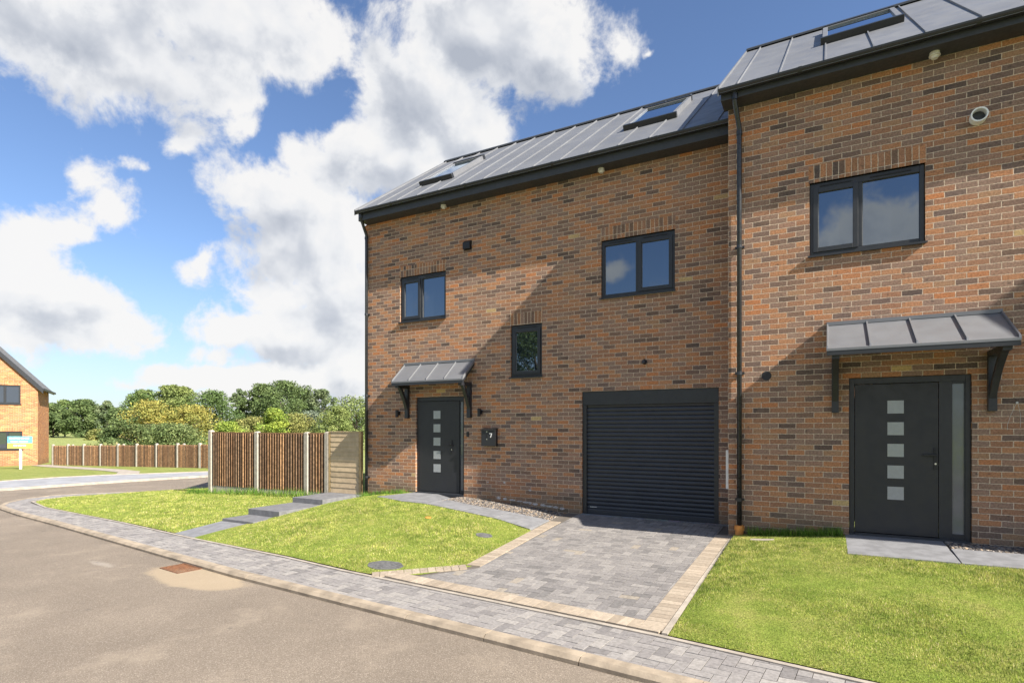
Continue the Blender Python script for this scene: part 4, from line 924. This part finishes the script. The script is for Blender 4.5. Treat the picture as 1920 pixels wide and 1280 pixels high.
def cpost(parent, x, y, z0, z1, s=.10, mat=M_conc):
    m = MB(); h = s / 2
    m.prism([(x - h, y - h), (x + h, y - h), (x + h, y + h), (x - h, y + h)], z0, z1 - .03, axis=2)
    m.hexa([(x - h, y - h, z1 - .03), (x + h, y - h, z1 - .03), (x + h, y + h, z1 - .03), (x - h, y + h, z1 - .03)] + [(x - h * .5, y - h * .5, z1), (x + h * .5, y - h * .5, z1), (x + h * .5, y + h * .5, z1), (x - h * .5, y + h * .5, z1)])
    return m.build('post', mat, parent)
fn = empty('garden_fence', (-12.6, 9.7, 0.1), 'near brown close-board fence with concrete posts beside the garden gate', 'fence')
FP = [(-14.66, 9.60, 1.73), (-12.86, 9.68, 1.70), (-11.17, 9.80, 1.69), (-10.52, 9.85, 1.70)]
for x, y, z in FP: cpost(fn, x, y, -.3, z, .115)
for (a, b) in zip(FP[:-1], FP[1:]):
    d = (Vector(b[:2]) - Vector(a[:2])).normalized() * .058
    m = MB(); boards(m, (a[0] + d.x, a[1] + d.y), (b[0] - d.x, b[1] - d.y), .235, min(a[2], b[2]) - .05); m.build('panel', M_wood, fn)
    m = MB(); m.bar((a[0] + d.x, a[1] + d.y, .13), (b[0] - d.x, b[1] - d.y, .13), .05, .205); m.build('gravel_board', M_conc, fn)
    m = MB(); m.bar((a[0] + d.x, a[1] + d.y, min(a[2], b[2]) - .035), (b[0] - d.x, b[1] - d.y, min(a[2], b[2]) - .035), .06, .03, col=(.20, .11, .055)); m.build('capping', M_wood, fn)
ga = empty('garden_gate', (-9.95, 9.84, 0.2), 'pale horizontal-board garden gate between concrete post and house wall', 'gate')
for x in (-10.41, -9.44): m = MB(); m.box(x - .035, x + .035, 9.80, 9.87, -.1, 1.71); m.build('post', M_timb, ga)
m = MB(); z = .26; m.cur = None
while z < 1.66:
    k_ = random.uniform(.85, 1.1); colr = tuple(v * k_ for v in (0.47, 0.36, 0.23)); hb = random.uniform(.105, .13); zt = min(z + hb, 1.68)
    m.hexa([(-10.37, 9.795, z), (-9.48, 9.795, z), (-9.48, 9.83, z), (-10.37, 9.83, z), (-10.37, 9.806, zt + .012), (-9.48, 9.806, zt + .012), (-9.48, 9.83, zt + .012), (-10.37, 9.83, zt + .012)], colr); z = zt
m.build('boards', M_gate, ga)
m = MB(); m.box(-10.375, -9.475, 9.788, 9.835, 1.694, 1.712, (0.47, 0.36, 0.23)); m.build('capping', M_wood, ga)

# ------------------------------------------------------------------ far fence, house, board
ff = empty('boundary_fence', (-34, 16.8, -0.3), 'long low brown fence with pale posts between far lawn and field', 'fence')
px_ = -24.7; prev = None; k = 0
while px_ > -42.5:
    z0 = zfar(px_, 16.8); zt = z0 + 1.17 + .006 * k
    cpost(ff, px_, 16.8 , z0 - .2, zt + .03, .12)
    if k % 3 == 2: cpost(ff, px_ + .42, 16.86, z0 - .2, zt + .02, .10)
    if prev: m = MB(); boards(m, (px_ + .06, 16.8), (prev[0] - .06, 16.8), z0 + .02, min(zt, prev[1]) - .04, .09, shade=1.25); m.build('panel', M_wood, ff)
    prev = (px_, zt); px_ -= 1.83; k += 1
m = MB(); boards(m, (-24.64, 16.8), (-19, 16.8), -.15, .98, .09, shade=1.2); m.build('panel', M_wood, ff)

fh = empty('detached_house', (-42.4, 16.5, -0.6), 'bright orange brick gabled house at the far left behind the sale board', 'house', None, R(62))
def fbox_wall():
    mb = MB(); Wd = 9.6; ez = 4.95; az_ = ez + Wd / 2 * 1.07; D = 5
    ops = [(-2.25, -.80, 3.82, 5.08 - .12), (-2.1, -.72, 1.08, 2.17)]
    wall_mesh(mb, -Wd, 0, 0, ez, 0, [(a, b, c, min(d, ez - .001)) for a, b, c, d in ops])
    mb.face([(-Wd, 0, ez), (0, 0, ez), (-Wd / 2, 0, az_)])
    mb.face([(0, 0, 0), (0, D, 0), (0, D, ez), (0, 0, ez)]); mb.face([(-Wd, D, 0), (-Wd, 0, 0), (-Wd, 0, ez), (-Wd, D, ez)]); mb.face([(0, D, 0), (-Wd, D, 0), (-Wd, D, ez), (0, D, ez)]); mb.face([(0, D, ez), (-Wd, D, ez), (-Wd / 2, D, az_)])
    me = bpy.data.meshes.new('wall'); me.from_pydata(mb.v, [], mb.f); me.materials.append(M_brickB); o = bpy.data.objects.new('wall', me); C.objects.link(o); o.parent = fh
    # roof: two slopes with overhang
    r_ = MB(); s = 1.07; ov = .28; t_ = .14
    for sg in (1, -1):
        xe = -Wd / 2 + sg * (Wd / 2 + ov); xr = -Wd / 2; ze = ez - ov * s + .12; zr_ = az_ + .12
        pts = [(xe, -.12, ze - t_), (xe, D + .12, ze - t_), (xr, D + .12, zr_ - t_), (xr, -.12, zr_ - t_), (xe, -.12, ze), (xe, D + .12, ze), (xr, D + .12, zr_), (xr, -.12, zr_)]
        r_.hexa(pts)
        for q in range(1, 9):
            y = -.12 + q * .58
            if y < D: r_.hexa([(xe, y - .012, ze - .01), (xe, y + .012, ze - .01), (xr, y + .012, zr_ - .01), (xr, y - .012, zr_ - .01), (xe, y - .012, ze + .04), (xe, y + .012, ze + .04), (xr, y + .012, zr_ + .04), (xr, y - .012, zr_ + .04)])
    ro = r_.build('roof', plain('slate_metal_roof', (0.09, 0.095, 0.105), .5, .2), fh, local=True)
    v_ = MB()
    for sg in (1, -1):
        xe = -Wd / 2 + sg * (Wd / 2 + ov); xr = -Wd / 2; ze = ez - ov * s + .12; zr_ = az_ + .12
        v_.hexa([(xe, -.16, ze - .30), (xe, -.121, ze - .30), (xr, -.121, zr_ - .30), (xr, -.16, zr_ - .30), (xe, -.16, ze + .02), (xe, -.121, ze + .02), (xr, -.121, zr_ + .02), (xr, -.16, zr_ + .02)])
    v_.build('verge_board', M_char, ro, local=True)
    g_ = MB(); g_.box(ov - .02, ov + .10, -.16, D + .1, ez - ov * s + .02, ez - ov * s + .14); g_.build('gutter', M_gut, ro, local=True)
    for (a, b, c, d) in ops:
        m = MB(); d = min(d, ez - .001); f_ = .09
        m.box(a, b, .03, .09, c, c + f_); m.box(a, b, .03, .09, d - f_, d); m.box(a, a + f_, .031, .089, c + f_, d - f_); m.box(b - f_, b, .031, .089, c + f_, d - f_); xm = (a + b) / 2; m.box(xm - .06, xm + .06, .029, .088, c + f_, d - f_)
        wn = m.build('window', M_char, fh, local=True)
        m = MB(); m.box(a + f_, xm - .06, .06, .08, c + f_, d - f_); m.build('pane', M_glass, wn, local=True); m = MB(); m.box(xm + .06, b - f_, .06, .08, c + f_, d - f_); m.build('pane', M_glass, wn, local=True)
        m = MB(); m.box(a - .05, b + .05, -.05, .03, c - .05, c); m.build('sill', M_char, wn, local=True)
        m = MB(); m.box(a - .12, b + .12, -.012, .02, d, d + .23); m.build('brick_lintel', M_soldB, fh, local=True)
fbox_wall()
sb_ = empty('sale_board', (-37.1, 13.7, -0.39), 'blue and yellow estate sale board on a white post on the far lawn', 'sign')
bz = Matrix.Rotation(R(35), 3, 'Z')
def bp(u, v, z): q = bz @ Vector((u, v, 0)); return (-37.1 + q.x, 13.7 + q.y, z)
def bbox(mb, u0, u1, v0, v1, z0, z1): mb.hexa([bp(u, v, z) for z in (z0, z1) for u, v in ((u0, v0), (u1, v0), (u1, v1), (u0, v1))])
m = MB(); bbox(m, -.04, .04, -.04, .04, -.5, 1.3); m.build('post', M_white, sb_)
m = MB(); bbox(m, -.60, .60, -.062, -.041, .98, 1.34); m.build('upper_panel', plain('board_blue', (0.16, 0.42, 0.52), .5), sb_)
m = MB(); bbox(m, -.60, .60, -.062, -.041, .70, .979); m.build('lower_panel', plain('board_yellow', (0.58, 0.45, 0.12), .5), sb_)
m = MB()
for (z0, z1, us) in ((1.20, 1.27, [(-.5, -.35), (-.32, -.2), (-.17, .02), (.06, .2), (.24, .45)]), (1.05, 1.09, [(-.45, -.1), (-.05, .4)]), (.82, .90, [(-.3, -.12), (-.08, .1), (.14, .3)])):
    for a, b in us: bbox(m, a, b, -.066, -.0625, z0, z1)
m.build('lettering', M_white, sb_)

# ------------------------------------------------------------------ trees
PALT = {'dark': [(.065, .10, .035), (.09, .13, .045), (.125, .165, .06)], 'mid': [(.075, .12, .035), (.10, .15, .045), (.14, .18, .06)], 'thin': [(.085, .12, .06), (.11, .145, .07), (.15, .18, .09)],
        'gold': [(.25, .235, .06), (.29, .245, .06), (.19, .205, .055)], 'pale': [(.16, .20, .06), (.21, .24, .08), (.12, .16, .05)], 'green': [(.06, .10, .03), (.085, .13, .04), (.115, .165, .055)],
        'shrubdark': [(.055, .09, .03), (.08, .115, .04), (.12, .14, .05)], 'reed': [(.12, .16, .06), (.16, .19, .07), (.09, .13, .045)], 'lime': [(.22, .28, .045), (.28, .32, .06), (.15, .22, .04)],
        'goldgreen': [(.19, .20, .06), (.15, .175, .055), (.23, .22, .07)], 'grey': [(.10, .13, .09), (.13, .16, .11), (.16, .18, .13)], 'palegreen': [(.15, .19, .065), (.20, .235, .08), (.11, .15, .05)]}
TNAME = {'dark': 'dense dark green tree', 'mid': 'rounded mid green tree', 'thin': 'airy grey-green poplar-like tree', 'gold': 'golden yellow willow bush', 'pale': 'pale yellow-green tree', 'green': 'broad deep green tree', 'shrubdark': 'low dark shrub', 'reed': 'rounded grey-green willow scrub', 'lime': 'bright lime green bush', 'goldgreen': 'olive gold bush', 'grey': 'grey-leaved bush', 'palegreen': 'light green leafy tree'}
def tree(x, y, h, r, kind, low, where, n=None, base=-.62, leaf=None):
    shrub = kind in ('gold', 'shrubdark', 'reed', 'lime', 'goldgreen', 'grey') or low <= .02
    r = r * (1.32 if kind not in ('gold', 'lime', 'street') else 1.15)
    e_ = empty('shrub' if shrub and kind != 'palegreen' else 'tree', (x, y, base), TNAME[kind] + ' ' + where, 'bush' if shrub else 'tree', 'trees and bushes beyond the far fence')
    dist = math.hypot(x, y); leaf = leaf or max(.11, dist * .0026)
    m = MB(); tr = max(.08, h * .022); top = h * .7
    m.tube([(x, y, base), (x + r * .05, y, base + top * .5), (x - r * .05, y + .1, base + top)], tr, 7, tr * .3)
    for i in range(6):
        a = random.uniform(0, 6.28); z0 = base + h * random.uniform(max(low, .2), .6); L = r * random.uniform(.5, .8)
        m.tube([(x, y, z0), (x + math.cos(a) * L * .5, y + math.sin(a) * L * .5, z0 + L * .5), (x + math.cos(a) * L, y + math.sin(a) * L, z0 + L * .75)], tr * .4, 5, tr * .12)
    m.build('trunk', M_bark, e_)
    # crown = many clumps of leaf quads around limbs
    zc0 = base + h * low; ch = h * (1 - low); nc = int(34 + 9 * r) if not shrub else int(28 + 10 * r)
    cl_ = []
    for i in range(nc):
        u = rng.uniform(0.0, 1) ** .8; a = rng.uniform(0, 2 * np.pi); prof = math.sin(math.pi * min(1, max(.04, (.16 + .84 * u) if not shrub else (.35 + .62 * u)))) ** .6
        rr = r * prof * rng.uniform(.25, .92); cr = r * rng.uniform(.18, .36) * (1 if kind != 'thin' else .75)
        cl_.append((x + math.cos(a) * rr, y + math.sin(a) * rr, min(zc0 + ch * u, base + h - cr * .7), cr))
    cl_ = np.array(cl_); n = n or int(min(17000, 110 * nc * (1.3 if dist < 70 else 1)))
    ci = rng.integers(0, nc, n); d = rng.normal(size=(n, 3)); d /= np.linalg.norm(d, axis=1)[:, None]; rad = rng.uniform(.35, 1.08, n) ** .6
    p = cl_[ci, :3] + d * (cl_[ci, 3] * rad)[:, None] * np.array([1, 1, .8]); p[:, 2] = np.maximum(p[:, 2], base + .05)
    a1 = rng.normal(size=(n, 3)) + d * .1; a1 /= np.linalg.norm(a1, axis=1)[:, None]; a2 = np.cross(a1, d + rng.normal(size=(n, 3)) * .5); a2 /= np.linalg.norm(a2, axis=1)[:, None]
    s_ = (leaf * rng.uniform(.6, 1.3, n))[:, None]
    v = np.stack([p - a1 * s_ * .6, p + a2 * s_ * .35, p + a1 * s_ * .6, p - a2 * s_ * .35], 1)
    pal = np.array(PALT[kind]); cc_ = pal[rng.integers(0, 3, nc)][ci] * .6 + pal[rng.integers(0, 3, n)] * .4; cc_ *= rng.uniform(.75, 1.7, (n, 1))
    v -= np.array([x, y, base])
    rawmesh('crown', v.reshape(-1, 3), np.arange(4 * n), 4, cc_.astype(np.float32), M_leaf, parent=e_)
TR = [(-166.3, 67.9, 8.3, 2.9, 'dark', 0.12, 'at the far edge of the field, next to the orange house'),
 (-175.5, 74.2, 9.6, 2.4, 'mid', 0.12, 'standing second in the left field row'),
 (-154.6, 68.7, 9.0, 3.6, 'dark', 0.08, 'wide and round, at the right end of the left field row'),
 (-143.6, 69.1, 8.4, 2.2, 'thin', 0.15, 'alone in the gap right of the field row'),
 (-75.6, 38.1, 4.8, 2.0, 'dark', 0.02, 'hugging the left side of the golden willow'),
 (-64.3, 35.3, 5.4, 2.9, 'gold', 0.02, 'left and tallest of the golden pair'),
 (-62.0, 38.8, 4.9, 2.9, 'gold', 0.02, 'right of the golden pair, against the deep green tree'),
 (-115.2, 61.9, 9.6, 2.9, 'mid', 0.25, 'rising behind the golden willow on its left'),
 (-115.7, 67.3, 10.9, 2.9, 'pale', 0.3, 'rising behind the golden willow, left of two'),
 (-103.7, 62.6, 9.9, 2.5, 'pale', 0.25, 'rising behind the golden willow, right of two'),
 (-75.7, 49.5, 7.6, 3.7, 'green', 0.03, 'in the middle of the treeline, left of the near fence top'),
 (-52.8, 27.9, 2.7, 1.6, 'shrubdark', 0, 'behind the boundary fence, left of the grey-green scrub'),
 (-45.0, 26.5, 2.7, 2.3, 'reed', 0, 'just behind the boundary fence'),
 (-99.2, 70.8, 9.9, 1.9, 'thin', 0.2, 'at the left end of the tall dark group'),
 (-95.6, 72.8, 10.8, 3.3, 'dark', 0.2, 'left of the tall dark group above the near fence'),
 (-88.0, 71.3, 11.0, 3.9, 'dark', 0.18, 'tallest, in the middle of the tall dark group'),
 (-90.5, 77.9, 10.7, 3.2, 'dark', 0.2, 'right of the tall dark group above the near fence'),
 (-83.8, 77.0, 9.6, 2.6, 'thin', 0.25, 'at the right end of the tall dark group'),
 (-42.5, 33.6, 4.1, 1.5, 'lime', 0.0, 'above the second near fence post'),
 (-44.8, 38.0, 3.8, 1.8, 'goldgreen', 0, 'right behind the bright lime bush'),
 (-44.1, 30.5, 2.9, 1.6, 'lime', 0, 'low behind the leftmost near fence post'),
 (-59.2, 53.0, 4.6, 2.6, 'grey', 0.02, 'between the lime bush and the garden gate'),
 (-41.4, 39.9, 4.5, 1.7, 'pale', 0.02, 'behind the garden gate'),
 (-43.4, 44.5, 5.7, 2.6, 'palegreen', 0.0, 'touching the corner of the first brick house'),
 (-53.1, 39.2, 3.6, 1.6, 'goldgreen', 0, 'between the deep green tree and the lime bush'),
 (-98.4, 48.3, 2.6, 1.8, 'shrubdark', 0, 'far out on the field'),
 (-123.3, 57.4, 2.0, 1.6, 'goldgreen', 0, 'small and low at the far end of the field')]
for q in TR: tree(*q)
# undergrowth and a distant hedge line, nobody could count
def hedge(name, pts, h, wd, n, leaf, pal, label):
    P_ = np.array(pts); seg = rng.integers(0, len(P_) - 1, n); t_ = rng.uniform(0, 1, n)[:, None]; p2 = P_[seg] * (1 - t_) + P_[seg + 1] * t_
    s1 = np.sin(p2[:, 0] * .9) * .25 + np.sin(p2[:, 0] * .31 + 1) * .25 + .75
    p = np.stack([p2[:, 0] + rng.normal(0, wd, n), p2[:, 1] + rng.normal(0, wd, n), -.6 + h * s1 * rng.uniform(0, 1, n) ** .7], 1)
    a1 = rng.normal(size=(n, 3)); a1 /= np.linalg.norm(a1, axis=1)[:, None]; a2 = np.cross(a1, rng.normal(size=(n, 3))); a2 /= np.linalg.norm(a2, axis=1)[:, None]; s_ = leaf * rng.uniform(.6, 1.3, n)[:, None]
    v = np.stack([p - a1 * s_ * .6, p + a2 * s_ * .4, p + a1 * s_ * .6, p - a2 * s_ * .4], 1); pal = np.array(pal)
    rawmesh(name, v.reshape(-1, 3), np.arange(4 * n), 4, (pal[rng.integers(0, len(pal), n)] * rng.uniform(.8, 1.2, (n, 1))).astype(np.float32), M_leaf, 'stuff', label, 'vegetation')
hedge('far_woodland', [(-330, 110), (-250, 125), (-190, 130), (-150, 140), (-110, 150), (-60, 140), (-30, 120)], 7.5, 3, 26000, .75, PALT['dark'] + PALT['mid'], 'hazy dark green woodland along the horizon')
hedge('undergrowth', [(-110, 62), (-95, 66), (-80, 66), (-66, 60), (-58, 50), (-45, 45)], 3.2, 1.6, 16000, .22, PALT['shrubdark'] + PALT['mid'], 'dark mixed undergrowth beneath the tall trees')
hedge('reeds', [(-44, 19.5), (-38, 19), (-30, 19), (-22, 20)], 1.15, .35, 9000, .14, [(.30, .27, .13), (.22, .24, .09), (.16, .20, .07)], 'tan and green weeds just behind the boundary fence')
# the tree across the road that the narrow window mirrors
PALT['street'] = PALT['dark']; TNAME['street'] = 'dark leafy tree'
tree(-20.0, -20.5, 11.5, 4.4, 'street', .12, 'across the road behind the viewer, mirrored in the narrow window', n=32000, base=-.3, leaf=.19)
